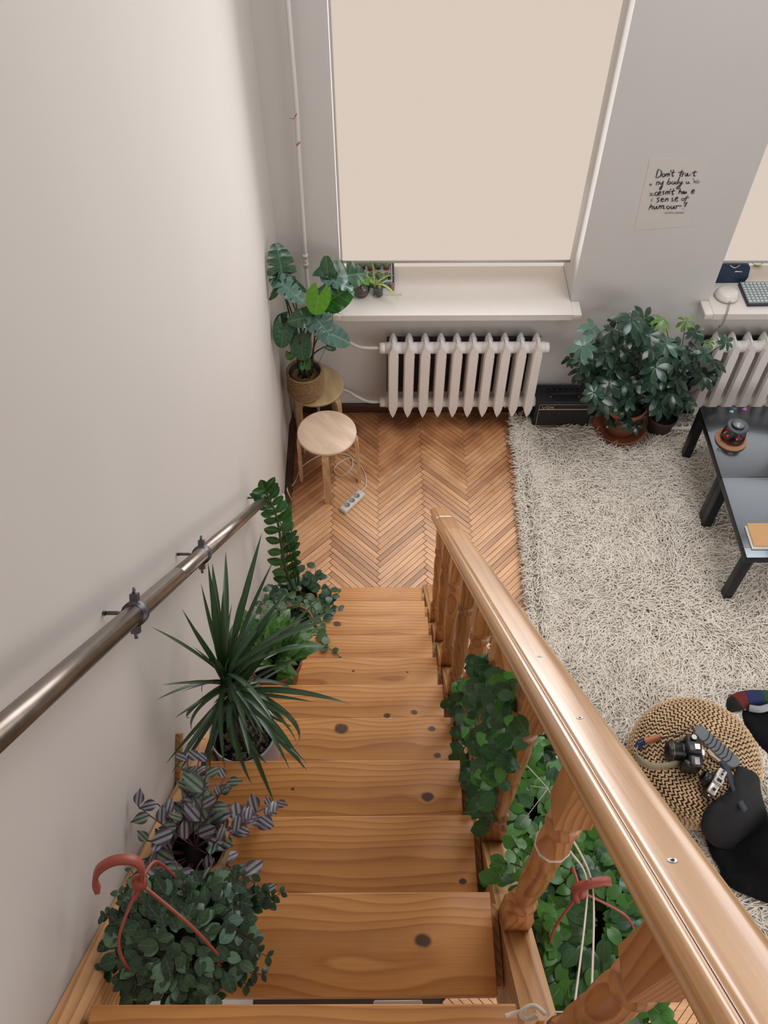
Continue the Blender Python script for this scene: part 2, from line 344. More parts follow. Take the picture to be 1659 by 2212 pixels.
# ================================================================ SETTING
D=WY; SILL=.914
wf=MB(); T=.40; W1=(-.2247,1.1263); W2=(1.9419,3.30); TOP=3.9; HT=4.7
wf.box(((-.70+W1[0])/2,D+T/2,HT/2),(W1[0]+.70,T,HT))
wf.box(((W1[1]+W2[0])/2,D+T/2,HT/2),(W2[0]-W1[1],T,HT))
wf.box(((W2[1]+5.2)/2,D+T/2,HT/2),(5.2-W2[1],T,HT))
for a,b in (W1,W2):
    wf.box(((a+b)/2,D+T/2,(SILL-.04)/2),(b-a,T,SILL-.04)); wf.box(((a+b)/2,D+T/2,(TOP+HT)/2),(b-a,T,HT-TOP))
struct('wall_front',wf,M_wall)
wl=MB(); y0,y1=-1.6,D; ys=[y0+(y1-y0)*i/30 for i in range(31)]
vs=[];fs=[]
for y in ys:
    for k in range(25):
        z=HT*k/24; w=wallx(y)+.004*noise.noise(Vector((y*1.3,z*1.1,3)))
        c=max(0,1-(D-y)/.12); vs.append((w+.03*c*c,y,z))
for i in range(30):
    for k in range(24): a=i*25+k; fs.append((a,a+1,a+26,a+25))
wl.add(vs,fs,True); wl.box((wallx(1)-.10,(y0+y1)/2,HT/2),(.06,y1-y0,HT))
struct('wall_left',wl,M_wallL)
fl=MB(); fl.box((2.2,1.2,-.06),(6.2,6.0,.09)); floor=struct('floor',fl,M_gap)
cg=MB(); cg.box((2.2,0,4.86),(6.2,3.4,.12)); struct('ceiling',cg,M_wall)
bk=MB(); bk.box((2.2,-1.65,HT/2),(6.2,.1,HT+.2)); struct('wall_back',bk,M_wall)
# ---- herringbone parquet: every plank its own part
nL=13; w=.279*math.sqrt(2)/nL; Lp=.279*math.sqrt(2); c0=-.006
def clip(poly,f):
    out=[]
    for i in range(len(poly)):
        a,b=poly[i],poly[(i+1)%len(poly)]; fa,fb=f(a),f(b)
        if fa>=0: out.append(a)
        if (fa>=0)!=(fb>=0): t=fa/(fa-fb); out.append((a[0]+(b[0]-a[0])*t,a[1]+(b[1]-a[1])*t))
    return out
bnd=[lambda p:p[0]-wallx(p[1])-.036,lambda p:D-.022-p[1]]
def plankmesh(mb,poly,zt):
    cx=sum(p[0] for p in poly)/len(poly); cy=sum(p[1] for p in poly)/len(poly)
    g=.0011; inn=[]
    for p in poly:
        dx,dy=p[0]-cx,p[1]-cy; l=math.hypot(dx,dy); inn.append((p[0]-dx/l*g*1.4,p[1]-dy/l*g*1.4))
    n=len(poly); vs=[(x,y,zt-.014) for x,y in poly]+[(x,y,zt-.0015) for x,y in poly]+[(x,y,zt) for x,y in inn]
    fs=[(i,(i+1)%n,(i+1)%n+n,i+n) for i in range(n)]+[(i+n,(i+1)%n+n,(i+1)%n+2*n,i+2*n) for i in range(n)]+[tuple(range(2*n,3*n))]
    mb.add(vs,fs)
hw,hl=w/2-.0014,Lp/2-.0014
pm=MB(); plankmesh(pm,[(-hl,-hw),(hl,-hw),(hl,hw),(-hl,hw)],0); PLANK=pm.mesh('plank',M_plank)
planks=[]
q=1/math.sqrt(2)
def uv2xy(u,v): return ((u-v)*q*w+c0, (u+v)*q*w)
def vis(x,y):
    if y>2.35 and x<1.0: return True
    if 1.2<y<=2.6 and .2<x<.98: return True
    if -.3<y<=1.3 and .3<x<1.9: return not(y>.95 and x>1.2)
    return False
for m in range(-6,8):
    for j in range(-60,140):
        for kind in (0,1):
            if kind==0: u0,v0=j+m*nL,j-m*nL; cu,cv=u0+nL/2,v0+.5; ang=PI/4
            else: u0,v0=j+m*nL,j+1-m*nL; cu,cv=u0+.5,v0+nL/2; ang=3*PI/4
            x,y=uv2xy(cu,cv)
            if x<-.9 or x>2 or y<-.4 or y>D+.3 or not vis(x,y): continue
            planks.append((x,y,ang))
def pdist(p): d=Vector((p[0],p[1],0))-_C; return d.length+(0 if p[1]>2.2 else 3)
planks.sort(key=pdist)
rest=MB(); rp=random.Random(3)
for i,(x,y,a) in enumerate(planks):
    ca,sa=math.cos(a),math.sin(a); poly=[(x+ca*px-sa*py,y+sa*px+ca*py) for px,py in((-hl,-hw),(hl,-hw),(hl,hw),(-hl,hw))]
    full=all(f(p)>=0 for f in bnd for p in poly); zt=rp.uniform(-.0012,.0008)
    if not full:
        for f in bnd: poly=clip(poly,f) if len(poly)>2 else []
        if len(poly)<3: continue
    if i<300:
        if full:
            put('plank',PLANK,floor,Matrix.Translation((x,y,zt))@Matrix.Rotation(a,4,'Z'))
        else:
            mb=MB(); inv=(Matrix.Translation((x,y,0))@Matrix.Rotation(a,4,'Z')).inverted()
            plankmesh(mb,[tuple((inv@Vector((p[0],p[1],0)))[:2]) for p in poly],0)
            put('plank',mb.mesh('plank',M_plank),floor,Matrix.Translation((x,y,zt))@Matrix.Rotation(a,4,'Z'))
    else: plankmesh(rest,poly,zt)
obj('parquet',rest,M_plank,floor,kind='stuff')
# baseboards
bb=MB(); bb.box((.2,D-.011,.035),(1.55,.022,.07),bev=.004); struct('baseboard_front',bb,M_base)
bb=MB(); M=Matrix(((1,-.0115,0,-.553+.018),(0,1,0,0),(0,0,1,0),(0,0,0,1)))
bb.box((0,(2.75+4.02)/2,.03),(.034,4.02-2.75,.06),M=M,bev=.004); struct('baseboard_left',bb,M_base)
# windows: sill, frame, daylight pane, blind
def window(a,b,name,lab,ex):
    fr=MB(); y=D+.36
    for x0,x1,z0,z1 in ((a,a+.07,SILL,TOP),(b-.07,b,SILL,TOP),(a,b,SILL,SILL+.08),(a,b,TOP-.07,TOP),((a+b)/2-.04,(a+b)/2+.04,SILL,TOP)):
        fr.box(((x0+x1)/2,y,(z0+z1)/2),(x1-x0,.05,z1-z0),bev=.006)
    o=struct(name,fr,M_sill)
    pn=MB(); pn.box(((a+b)/2,y-.028,(SILL+TOP)/2),(b-a,.004,TOP-SILL)); obj('pane',pn,M_pane,o)
    s=MB(); s.box(((a+b)/2,(D+.34+D-.125)/2,SILL-.02),(b-a-.004,.34+.125,.04)); s.box((a-.024,D-.0635,SILL-.02),(.052,.123,.04),bev=.004); s.box((b+.024,D-.0635,SILL-.02),(.052,.123,.04),bev=.004)
    obj('window_sill',s,M_sill,o)
window(W1[0],W1[1],'window_1','',0); window(W2[0],W2[1],'window_2','',0)
def blind(a,b,zb,zt,lab):
    t=thing('roller_blind',lab,'blind',((a+b)/2,D+.13,zt))
    f=MB(); f.box(((a+b)/2,D+.13,(zb+zt)/2),(b-a,.002,zt-zb)); obj('blind_fabric',f,M_blind,t)
    r=MB(); r.tube([(a-.004,D+.13,zb),(b+.004,D+.13,zb)],.009,10); obj('bottom_bar',r,plain('bar_grey',(.42,.40,.40,1),.4),t)
    c=MB(); c.tube([(a-.008,D+.125,zb-.004),(a-.008,D+.125,zt)],.0016,6); obj('guide_cord',c,plain('bar_grey',(.42,.40,.40,1),.4),t)
    r=MB(); r.tube([(a,D+.13,zt),(b,D+.13,zt)],.022,10); obj('roller_tube',r,M_white,t)
blind(-.214,1.105,1.10,3.82,'white roller blind drawn down over the tall window above the sill plants')
blind(1.995,3.25,1.09,3.82,'white roller blind over the right hand window, above the blue bag')
for a,b in (W1,W2):   # daylight between pane and blind and below it
    area('window_daylight',((a+b)/2,D+.30,1.35),((a+b)/2,D-.4,.95),b-a-.1,.7,.9,(1,.92,.85))
# riser pipe in the corner
rp_=thing('riser_pipe','white painted vertical heating pipe in the corner behind the split-leaf plant','pipe',(-.40,D-.05,.02))
t=MB(); t.tube([(-.392,D-.05,HT-.3),(-.392,D-.05,2.1),(-.40,D-.048,1.9),(-.412,D-.05,1.2),(-.412,D-.05,.03)],.0115,12); obj('pipe',t,M_pipe,rp_)
t=MB()
for z in (1.22,1.275): t.tube([(-.412,D-.05,z-.011),(-.412,D-.05,z+.011)],.017,12)
t.tube([(-.412,D-.05,1.2),(-.412,D-.05,1.29)],.0145,12); t.tube([(-.412,D-.05,1.275),(-.412,D,1.275)],.006,8); obj('coupling',t,M_pipe,rp_)
t=MB(); t.tube([(-.405,D-.064,1.93),(-.40,D-.066,1.935),(-.386,D-.062,1.945)],.004,6); t.tube([(-.43,D-.03,2.05),(-.41,D-.058,2.06),(-.39,D-.064,2.09),(-.40,D-.064,2.08)],.0015,5); obj('twine_scrap',t,M_leath,rp_)
# ================================================================ RADIATORS
def radiator(x0,n,lab,pitch,pipes):
    R=thing('radiator',lab,'radiator',(x0+(n-1)*pitch/2,D-.12,.13),0,None)
    def section():
        m=MB(); hw=.032; zb,zt=.125,.725
        for yc,d in ((-.045,.022),(.045,.022)):
            sil=[(0,zb),(hw*.62,zb+.035),(hw,zb+.075),(hw,zt-.085),(hw*.75,zt-.03),(hw*.3,zt-.005),(0,zt),(-hw*.3,zt-.005),(-hw*.75,zt-.03),(-hw,zt-.085),(-hw,zb+.075),(-hw*.62,zb+.035)]
            n_=len(sil); vs=[(x,yc-d if yc<0 else yc+d,z) for x,z in [(a*.78,b) for a,b in sil]]+[(x,yc,z) for x,z in sil]+[(x*.8,yc+d if yc<0 else yc-d,z) for x,z in sil]
            fs=[(i,(i+1)%n_,(i+1)%n_+n_,i+n_) for i in range(n_)]+[(i+n_,(i+1)%n_+n_,(i+1)%n_+2*n_,i+2*n_) for i in range(n_)]+[tuple(range(n_)),tuple(range(2*n_,3*n_))]
            m.add(vs,fs)
        for z in (.665,.205): m.sphere((0,0,z),1,sq=(.034,.064,.045),n=14,m=8)
        for z in (.715,): m.prism([(-.05,z-.03),(-.045,z-.004),(0,z+.008),(.045,z-.004),(.05,z-.03)],0,-.006,.006)
        for z in (.665,.205): m.tube([(-pitch/2,0,z),(pitch/2,0,z)],.036,14)
        return m
    sec=section().mesh('section',M_rad)
    for i in range(n): put('section',sec,R,Matrix.Translation((x0+i*pitch,D-.125,0)))
    if pipes:
        for z in (.665,.205): p=MB(); p.tube([(x0-pitch/2-.035,D-.125,z),(x0-pitch/2+.005,D-.125,z)],.034,10); obj('union_nut',p,M_rad,R)
        p=MB(); p.tube(catmull([(x0-pitch/2-.03,D-.125,.665),(x0-.2,D-.12,.668),(x0-.30,D-.08,.69),(x0-.47,D-.05,.70)]),.0105,8); obj('feed_pipe',p,M_pipe,R)
        p=MB(); p.tube(catmull([(x0-pitch/2-.03,D-.125,.205),(x0-.16,D-.12,.205),(x0-.24,D-.10,.235),(x0-.32,D-.06,.25),(x0-.47,D-.05,.24)]),.0105,8)
        obj('feed_pipe',p,M_pipe,R)
    for z in (.665,.205): e=MB(); e.tube([(x0+(n-.5)*pitch-.01,D-.125,z),(x0+(n-.5)*pitch+.022,D-.125,z)],.033,8); obj('end_plug',e,M_rad,R)
    b=MB(); b.box((x0+(n-1)*pitch/2,D-.012,.42),(n*pitch-.02,.012,.46)); obj('shade_sheet',b,M_dark,R)  # dark sheet added behind the sections, standing in for shade in the gaps
    for xx in (x0+1.35*pitch,x0+(n-2.4)*pitch):
        b=MB(); b.box((xx,D-.03,.56),(.018,.03,.09),bev=.003); b.box((xx+.012,D-.05,.575),(.02,.03,.012)); b.tube([(xx,D-.125,.15),(xx,D-.01,.15)],.008,8)
        obj('wall_bracket',b,M_pipe,R)
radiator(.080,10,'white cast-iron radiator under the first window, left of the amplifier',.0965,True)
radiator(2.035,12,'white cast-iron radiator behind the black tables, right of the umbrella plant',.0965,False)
# ================================================================ POSTER (flat print on the pier)
def strokes(lines,r,fn,off=0):
    m=MB()
    for ln in lines:
        w_=r
        if isinstance(ln[0],(int,float)): w_,ln=r*ln[0],ln[1:]
        pts=catmull([Vector((a,b,0)) for a,b in ln],5) if len(ln)>2 else [Vector((a,b,0)) for a,b in ln]
        vs=[];n=len(pts)
        for i,p in enumerate(pts):
            t=(pts[min(i+1,n-1)]-pts[max(i-1,0)]); t.normalize() if t.length>0 else None
            nn=Vector((-t.y,t.x,0)); nn=(nn*.6+Vector((.8,.35,0))*(1 if nn.x>=0 else -1)*.4); ww=w_*(.55+.45*math.sin(PI*min(1,(i+.6)/n)))
            a=p+nn*ww;b=p-nn*ww; vs+= [fn(a.x,a.y),fn(b.x,b.y)]
        fs=[(2*i,2*i+1,2*i+3,2*i+2) for i in range(n-1)]; m.add(vs,fs)
    return m
PX=lambda a,b:(lambda p:(p.x,D-.0026-.0016,p.z))(aty(1340+a/7.54,320+b/7.54,D))
txt=[[(620,335),(600,390),(580,475)],[(615,335),(660,360),(668,410),(640,460),(580,480)],[(705,405),(680,430),(688,460),(715,450),(722,418),(702,405)],
[(742,412),(734,458)],[(738,435),(760,408),(774,415),(768,458)],[(772,430),(792,405),(800,418),(795,455)],[(828,350),(818,385)],[(872,342),(846,418),(850,455),(872,440)],[(.7,)+tuple([])] if 0 else [(825,398),(888,385)],
[(1008,345),(986,400),(970,445),(990,460)],[(945,392),(1032,380)],[(1012,408),(1003,460)],[(1006,430),(1028,402),(1046,408)],[(1062,400),(1056,440),(1075,450),(1096,400),(1092,440),(1110,450),(1128,425)],[.4,(1150,400),(1136,415),(1150,432),(1132,450)],
[(1218,358),(1196,425),(1202,450),(1226,440)],[(1165,397),(1252,380)],
[.5,(490,570),(475,590),(485,605),(505,575),(508,605)],[.7,(592,540),(586,600)],[.8,(590,565),(612,538),(626,550),(618,600)],[(650,540),(644,575),(668,580),(700,530)],[(700,530),(685,600),(655,668),(640,660),(652,630),(690,600)],
[(802,480),(775,540),(762,578),(795,580),(818,555),(800,538),(775,548)],[(852,535),(834,565),(856,582),(882,558),(862,535)],[(915,538),(888,560),(902,582),(932,555)],[(966,460),(940,530),(932,582)],
[(968,535),(962,565),(985,565),(1012,530)],[(1012,530),(985,590),(940,656),(918,645),(950,605),(1022,565)],[.8,(1078,532),(1072,570),(1096,568),(1112,535)],[.8,(1112,535),(1108,568),(1138,560)],[.5,(1195,480),(1186,520)],[.55,(1206,520),(1198,570)],[.55,(1202,545),(1222,530),(1232,570)],[.5,(1268,510),(1242,535),(1256,565),(1284,540),(1268,512)],
[.55,(470,735),(505,730),(485,770),(470,765)],[.55,(530,720),(512,770),(555,755)],[(592,703),(562,740),(582,768),(614,742),(594,704)],[(622,742),(660,718),(645,698),(618,735),(632,766),(668,748)],[(718,692),(690,708),(708,732),(686,756)],[(742,700),(736,752)],[(740,722),(762,696),(772,708),(768,748)],[(770,722),(790,696),(800,708),(796,746)],[(822,655),(812,685)],[(872,652),(846,722),(850,752),(874,738)],[(820,704),(892,686)],
[(978,648),(948,738)],[(955,712),(984,690),(992,738)],[(1034,690),(1008,712),(1015,738),(1042,700),(1040,738),(1062,722),(1072,700),(1082,738)],[(1160,712),(1204,690),(1194,668),(1166,690),(1158,722),(1176,735),(1204,715)],
[.5,(522,812),(506,835),(512,862),(524,855)],[(645,802),(600,815),(628,848),(588,880)],[(658,842),(702,828),(690,808),(662,835),(672,868),(710,855)],[(738,815),(728,865)],[(734,842),(762,812),(776,820),(770,862)],[(862,802),(838,818),(858,845),(826,862)],[(880,840),(925,815),(935,792),(912,800),(890,835),(900,862),(942,848)],
[.8,(1018,805),(996,828),(1012,852),(1038,828),(1020,806)],[.8,(1110,775),(1080,785),(1060,840),(1036,908)],[.8,(1040,815),(1122,800)],
[.6,(508,895),(484,945),(462,1002)],[(478,965),(508,932),(520,945),(514,988)],[(550,932),(542,975),(562,985),(596,932)],[(596,932),(590,980),(612,978)],[(634,930),(624,985)],[(630,955),(656,928),(666,940),(660,982)],[(664,952),(694,926),(706,938),(700,982),(722,975)],[(778,930),(752,958),(770,985),(804,960),(782,930)],[(832,930),(824,972),(846,980),(878,930)],[(878,930),(872,978),(896,972)],[(912,928),(904,980)],[(908,950),(940,928),(960,940),(1000,930)],[1.3,(1086,872),(1046,948)],[1.3,(1020,985),(1026,980)]]
txt=[t_ for t_ in txt if len(t_)>1]
corn=[aty(1340+a/7.54,320+b/7.54,D) for a,b in ((480,165),(1430,135),(1115,1270),(225,1335))]
pst=MB(); zs=[(c.x,c.z) for c in corn]; pst.prism([(c.x,c.z) for c in corn],1,D-.0012,D-.0003)
post=thing('wall_poster','white paper poster with a handwritten black motto on the grey pier','poster',(1.52,D,1.6))
obj('sheet',pst,M_poster,post); obj('lettering',strokes(txt,8.6,PX),M_ink,post,label='black brush handwriting')
def textmesh(s,size,name,mat,M,parent,bold=0,shear=0):
    cu=bpy.data.curves.new(name,'FONT'); cu.body=s; cu.size=size; cu.align_x='CENTER'; cu.offset=bold; cu.shear=shear; cu.extrude=.0003
    to=bpy.data.objects.new(name,cu); COL.objects.link(to); bpy.context.view_layer.update()
    me=bpy.data.meshes.new_from_object(to.evaluated_get(bpy.context.evaluated_depsgraph_get())); bpy.data.objects.remove(to)
    me.transform(M); me.materials.clear(); me.materials.append(mat); o=put(name,me,parent); PINV[o.name]=Matrix.Identity(4); return o
c_=aty(1340+875/7.54,320+1062/7.54,D)
textmesh('GLORIA STEINEM',.0135,'small_print',plain('grey_ink',(.2,.19,.19,1),.6),Matrix.Translation((c_.x,D-.0025,c_.z))@Matrix.Rotation(PI/2,4,'X'),post)
# ================================================================ STAIRCASE
NX0,NX1=-.483,.2185; st=thing('staircase','steep varnished pine staircase with turned balusters going down along the wall','staircase',(-.13,2.4,0))
for i in range(1,13):
    y=2.5075-(i-1)*.2293; z=i*.2356; b=MB(); dep=.192 if i!=10 else .186
    jx=random.uniform(-.003,.003)
    b.box((0,0,0),(NX1-NX0+jx,dep,.034),bev=.003)
    o=put('tread',b.mesh('tread',M_tread[min(i,11)]),st,Matrix.Translation(((NX0+NX1)/2,y-dep/2,z-.017))@Matrix.Rotation(random.uniform(-.004,.004),4,'Z'))
def stringer(x0,x1,top,bot,yA,yB,foot):
    m=MB(); f=lambda y,o_: nos(y)+o_
    poly=[(yA,f(yA,top)),(yA,f(yA,bot))]
    yb=2.5075+(.2356+bot)/1.0275; poly+=[(yb,0.0),(foot,0.0),(foot,f(foot,top)) if f(foot,top)>.02 else (foot,.05)]
    m.prism(poly,0,x0,x1); return m
sr=stringer(.237,.297,-.085,-.36,-.35,0,2.640); obj('stringer',sr,M_string,st)
sl=stringer(-.552,-.500,-.035,-.33,-.35,0,2.56); obj('stringer',sl,M_string,st)
for i in range(1,13):
    y=2.5075-(i-1)*.2293; z=i*.2356-.034
    for xx in (-.491,.2255):
        cl=MB(); cl.box((xx,y-.09,z-.02),(.02,.15,.035)); obj('cleat',cl,M_string,st)
# handrail profile swept along the slope
def railpt(y): t=(y-.2)/2; return Vector((.2665-.0225*t,y,nos(y)+.785-.025*t))
dv=(railpt(0)-railpt(2)).normalized(); nx=Vector((1,0,0)); nx=(nx-dv*nx.dot(dv)).normalized(); nu=nx.cross(dv); nu=-nu if nu.z<0 else nu
prof=[(-.026,-.026),(-.034,-.020),(-.036,-.010),(-.030,-.006),(-.036,.000),(-.0395,.006),(-.039,.012),(-.034,.0195),(-.0275,.0232),(-.0262,.0214),(-.0245,.0252),(-.018,.0260),(-.008,.0262),(.010,.0262),(.022,.0256),(.029,.0232),(.035,.0180),(.039,.011),(.0395,.005),(.036,-.001),(.030,-.006),(.036,-.010),(.034,-.020),(.026,-.026)]
def sweep(ya,yb,endround=False):
    m=MB(); n=len(prof); rows=[]
    ys_=[ya+(yb-ya)*i/10 for i in range(11)]
    vs=[]
    for y in ys_:
        p=railpt(y); vs+=[p+nx*a+nu*b for a,b in prof]
    fs=[(i*n+k,i*n+(k+1)%n,(i+1)*n+(k+1)%n,(i+1)*n+k) for i in range(10) for k in range(n)]+[tuple(range(n)),tuple(range(10*n,11*n))]
    m.add(vs,fs,True); return m
def groove(ya,yb,par):
    m=MB(); P_=[railpt(ya+(yb-ya)*i/6)+nx*-.0262+nu*.0216 for i in range(7)]; m.tube(P_,.0011,5); sub('groove_line',m,plain('groove_brown',(.12,.035,.025,1),.6),par)
hr=obj('handrail',sweep(-.40,1.952),M_rail,st); hr2=obj('handrail',sweep(1.956,2.175),M_rail,st)
groove(-.39,1.95,hr); groove(1.958,2.17,hr2)
g=MB(); p=railpt(1.954); n_=len(prof); g.add([p+dv*s_+nx*a*1.004+nu*b*1.004 for s_ in(-.0022,.0022) for a,b in prof],[(k,(k+1)%n_,(k+1)%n_+n_,k+n_) for k in range(n_)],True)
obj('glued_joint',g,plain('joint_glue',(.10,.045,.03,1),.5),st)
for (u,v) in ((1262,1570),(1474,1895),(1174,1427)):
    a=atx(u,v,.262); p=railpt(a.y); a=p+nu*.0262+nx*((a.x-p.x)); s=MB(); MM=frame(a,-dv,nu,1)
    s.lathe([(0.0048,-.002),(.0048,.0006),(.004,.001),(.0018,.0004),(.0016,-.0006),(0,-.0008)],n=16,M=MM); ob=sub('screw',s,M_chrome,hr)
    s=MB()
    for k in range(3): s.box((0,0,.0009),(.0030,.0008,.0006),M=MM@Matrix.Rotation(k*PI/3,4,'Z'))
    sub('screw_slot',s,M_groove,hr)
# balusters
BY=[.152-.243,.152,.395,.640,.875,1.115,1.355,1.60,1.845,2.085]
def baluster(y):
    x=.2645-.0085*(y-.2)/2; zb=nos(y)-.085; rp0=railpt(y); zt=rp0.z-.022*1.44
    h=zt-zb; s=.0255; m=MB()
    k=1.0275*s   # sloped cuts
    hb=.115; ht=.155
    m.add([(x-s,y-s,zb+k),(x+s,y-s,zb+k),(x+s,y+s,zb-k),(x-s,y+s,zb-k),(x-s,y-s,zb+hb),(x+s,y-s,zb+hb),(x+s,y+s,zb+hb),(x-s,y+s,zb+hb)],[(0,1,5,4),(1,2,6,5),(2,3,7,6),(3,0,4,7),(0,3,2,1),(4,5,6,7)])
    m.add([(x-s,y-s,zt+k),(x+s,y-s,zt+k),(x+s,y+s,zt-k),(x-s,y+s,zt-k),(x-s,y-s,zt-ht),(x+s,y-s,zt-ht),(x+s,y+s,zt-ht),(x-s,y+s,zt-ht)],[(0,1,5,4),(1,2,6,5),(2,3,7,6),(3,0,4,7),(0,3,2,1),(4,5,6,7)])
    for z0,z1 in ((zb+hb,zb+hb+.03),(zt-ht,zt-ht-.03)):   # chamfer from square to round
        n=16; vs=[];fs=[]
        for j,(zz,r) in enumerate(((z0,0),(z1,.021))):
            for q_ in range(n):
                a=2*PI*q_/n; c,s_=math.cos(a),math.sin(a); mm=max(abs(c),abs(s_)); rr=s/mm if j==0 else r
                vs.append((x+rr*c,y+rr*s_,zz))
        m.add(vs,[(q_,(q_+1)%n,(q_+1)%n+n,q_+n) for q_ in range(n)],True)
    a,b=zb+hb+.03,zt-ht-.03; Hh=b-a
    pr=[(0,.020),(.02,.026),(.05,.0275),(.075,.025),(.085,.0195),(.10,.0195),(.20,.0215),(.32,.0245),(.42,.0240),(.465,.0232),(.48,.0220),(.50,.0250),(.52,.0220),(.535,.0225),(.60,.0235),(.70,.0262),(.80,.0265),(.88,.0225),(.905,.0195),(.915,.0195),(.925,.025),(.95,.0275),(.98,.026),(1,.020)]
    m.lathe([(r,a+t*Hh) for t,r in pr],(x,y,0),24)
    # object-space origin at the baluster so that the grain differs
    o=obj('baluster',m,M_bal,st); return o
for y in BY: baluster(y)
lp=MB(); lp.box((0,0,0),(.014,.030,.20),M=frame((-.556,.865,1.915),(0,.088,.05),(0,-.5,.88))@Matrix.Rotation(PI/2,4,'X'),bev=.001)
o=obj('batten',lp,M_string,st)
# debris and boxes glimpsed through the gap above tread 11
o=MB(); o.box((.03,.245,2.20),(.10,.05,.04),bev=.004); tag(obj('cardboard_box',o,M_plastw),'small white box glimpsed through the gap behind the lowest visible tread','box')
# ================================================================ WALL HANDRAIL (steel pipe)
wr=thing('pipe_handrail','grey steel pipe handrail fixed along the left wall by three clamps','handrail',(wallx(1)+.05,1.2,2.4))
A=Vector((-.497,.10,nos(.10)+.80)); B=Vector((-.500,2.36,nos(2.36)+.838)); d=(B-A).normalized()
jn=A.lerp(B,.467); m=MB(); m.tube([A-d*.3,jn-d*.001],.0205,20); obj('pipe',m,M_steel,wr)
m=MB(); m.tube([jn+d*.001,B],.0200,20); m2=obj('pipe',m,M_steel,wr)
m=MB(); m.tube([jn-d*.0012,jn+d*.0012],.0192,20); obj('joint',m,M_zinc,wr)
for yy in (.895,1.36,2.315):
    t=(yy-A.y)/(B.y-A.y); p=A.lerp(B,t); m=MB()
    m.tube([p-d*.011,p+d*.011],.0265,20); m.tube([p-d*.013,p+d*.013],.0235,20)
    up=(Vector((0,0,1))-d*d.z).normalized()
    for s_ in (1,-1):
        q_=p+up*s_*.033; m.box((0,0,0),(.016,.018,.016),M=frame(q_,d,up)); m.tube([q_-Vector((.002,0,0))+up*s_*.004,q_+up*s_*.02],.0035,6)
    wx=wallx(yy); m.tube([(p.x-.022,p.y,p.z),(p.x-.034,p.y-.003,p.z+.006),(wx+.002,p.y-.003,p.z+.006)],.0042,8); m.lathe([(0,0),(.006,0),(.006,.002),(0,.0025)],M=Matrix.Translation((wx+.004,p.y-.003,p.z+.006))@Matrix.Rotation(PI/2,4,'Y'),n=10)
    obj('clamp',m,M_zinc,wr)
# ================================================================ STOOLS
def stool(name,label,loc,rz,Msd,Mlg,group=None):
    t=thing(name,label,'stool',loc,rz,group); PINV[t.name]=Matrix.Identity(4)
    m=MB(); m.lathe([(.168,.432),(.1735,.434),(.175,.438),(.175,.447),(.1735,.4505),(.168,.452),(0,.452)],n=64); put('seat',m.mesh('seat',[Msd]),t)
    for k in range(4):
        a=PI/4+k*PI/2; m=MB(); R_=.118; pr=[]
        for j in range(7):
            b=PI/2*j/6; pr.append((R_+.055*math.sin(b),.430-.055*(1-math.cos(b))))
        pr=[(R_-.05,.430)]+pr+[(.178,.2),(.183,0)]
        M=Matrix.Rotation(a,4,'Z'); hw_=.020; th=.0095; vs=[]
        for i,(r,z) in enumerate(pr):
            p=Vector((r,0,z)); a_=Vector((pr[max(i-1,0)][0],0,pr[max(i-1,0)][1])); b_=Vector((pr[min(i+1,len(pr)-1)][0],0,pr[min(i+1,len(pr)-1)][1]))
            tt=(b_-a_).normalized(); nn=Vector((-tt.z,0,tt.x)); 
            for sx_,sn in ((-1,-1),(1,-1),(1,1),(-1,1)): q_=p+nn*th*sn; vs.append((q_.x,sx_*hw_,max(q_.z,0)))
        n=len(pr); fs=[(i*4+c,i*4+(c+1)%4,(i+1)*4+(c+1)%4,(i+1)*4+c) for i in range(n-1) for c in range(4)]+[(0,1,2,3),tuple((n-1)*4+c for c in (3,2,1,0))]
        m.add([M@Vector(v) for v in vs],fs); put('leg',m.mesh('leg',[Mlg]),t)
    m=MB(); m.lathe([(0,.420),(.10,.420),(.10,.432),(0,.432)],n=24); put('underframe',m.mesh('underframe',[Mlg]),t)
    return t
stool('stool','pale birch stool with a round seat standing in front on the parquet',(-.316,3.452,0),math.radians(45-2),M_birch,M_birch2)
stool('stool','yellowed birch stool in the corner carrying the woven plant basket',(-.400,3.842,0),math.radians(10),M_birch3,plain('birch_leg_aged',(.42,.28,.14,1),.5))
# ================================================================ POWER STRIPS AND CORDS
def strip(label,c,ang,n,L_=.20,wd=.055,grp=None):
    t=thing('power_strip',label,'power strip',c,ang); PINV[t.name]=Matrix.Identity(4)
    m=MB(); m.box((0,0,.019),(L_,wd,.036),bev=.010); put('housing',m.mesh('housing',[M_plastw]),t)
    for k in range(n):
        x=(k-(n-1)/2)*.046-.004; m=MB(); m.lathe([(.0195,.0372),(.0185,.0385),(.0165,.0385),(.0155,.0340),(0,.0340)],(x,0,0),20)
        put('socket',m.mesh('socket',[plain('socket_grey',(.40,.39,.37,1),.5)]),t)
        m=MB()
        for sx_ in (-.0075,.0075): m.lathe([(0,.0342),(.0028,.0342),(.0028,.0352),(0,.0352)],(x+sx_,.002,0),8)
        m.box((x,.0155,.0365),(.005,.003,.003)); m.box((x,-.0155,.0365),(.005,.003,.003)); h=put('contact_hole',m.mesh('contact_hole',[M_holes]),t); h['kind']='stuff'
    return t
s1=strip('white three-socket power strip lying on the parquet beside the front stool',tuple(((atz(784,1060,.03)+atz(738,1103,.03))/2).to_tuple()[:2])+(0,),math.atan2(.154,.128),3,.19)
s2=strip('white power strip lying on the rug between the clay pot and the table leg',(1.985,3.865,.017),0,4,.24,.062)
def cord(name,label,pts,r,mat,cat='cord'):
    m=MB(); m.tube(catmull(pts,8),r,8); return tag(obj(name,m,mat),label,cat)
def fz(u,v,z=.006): return atz(u,v,z)
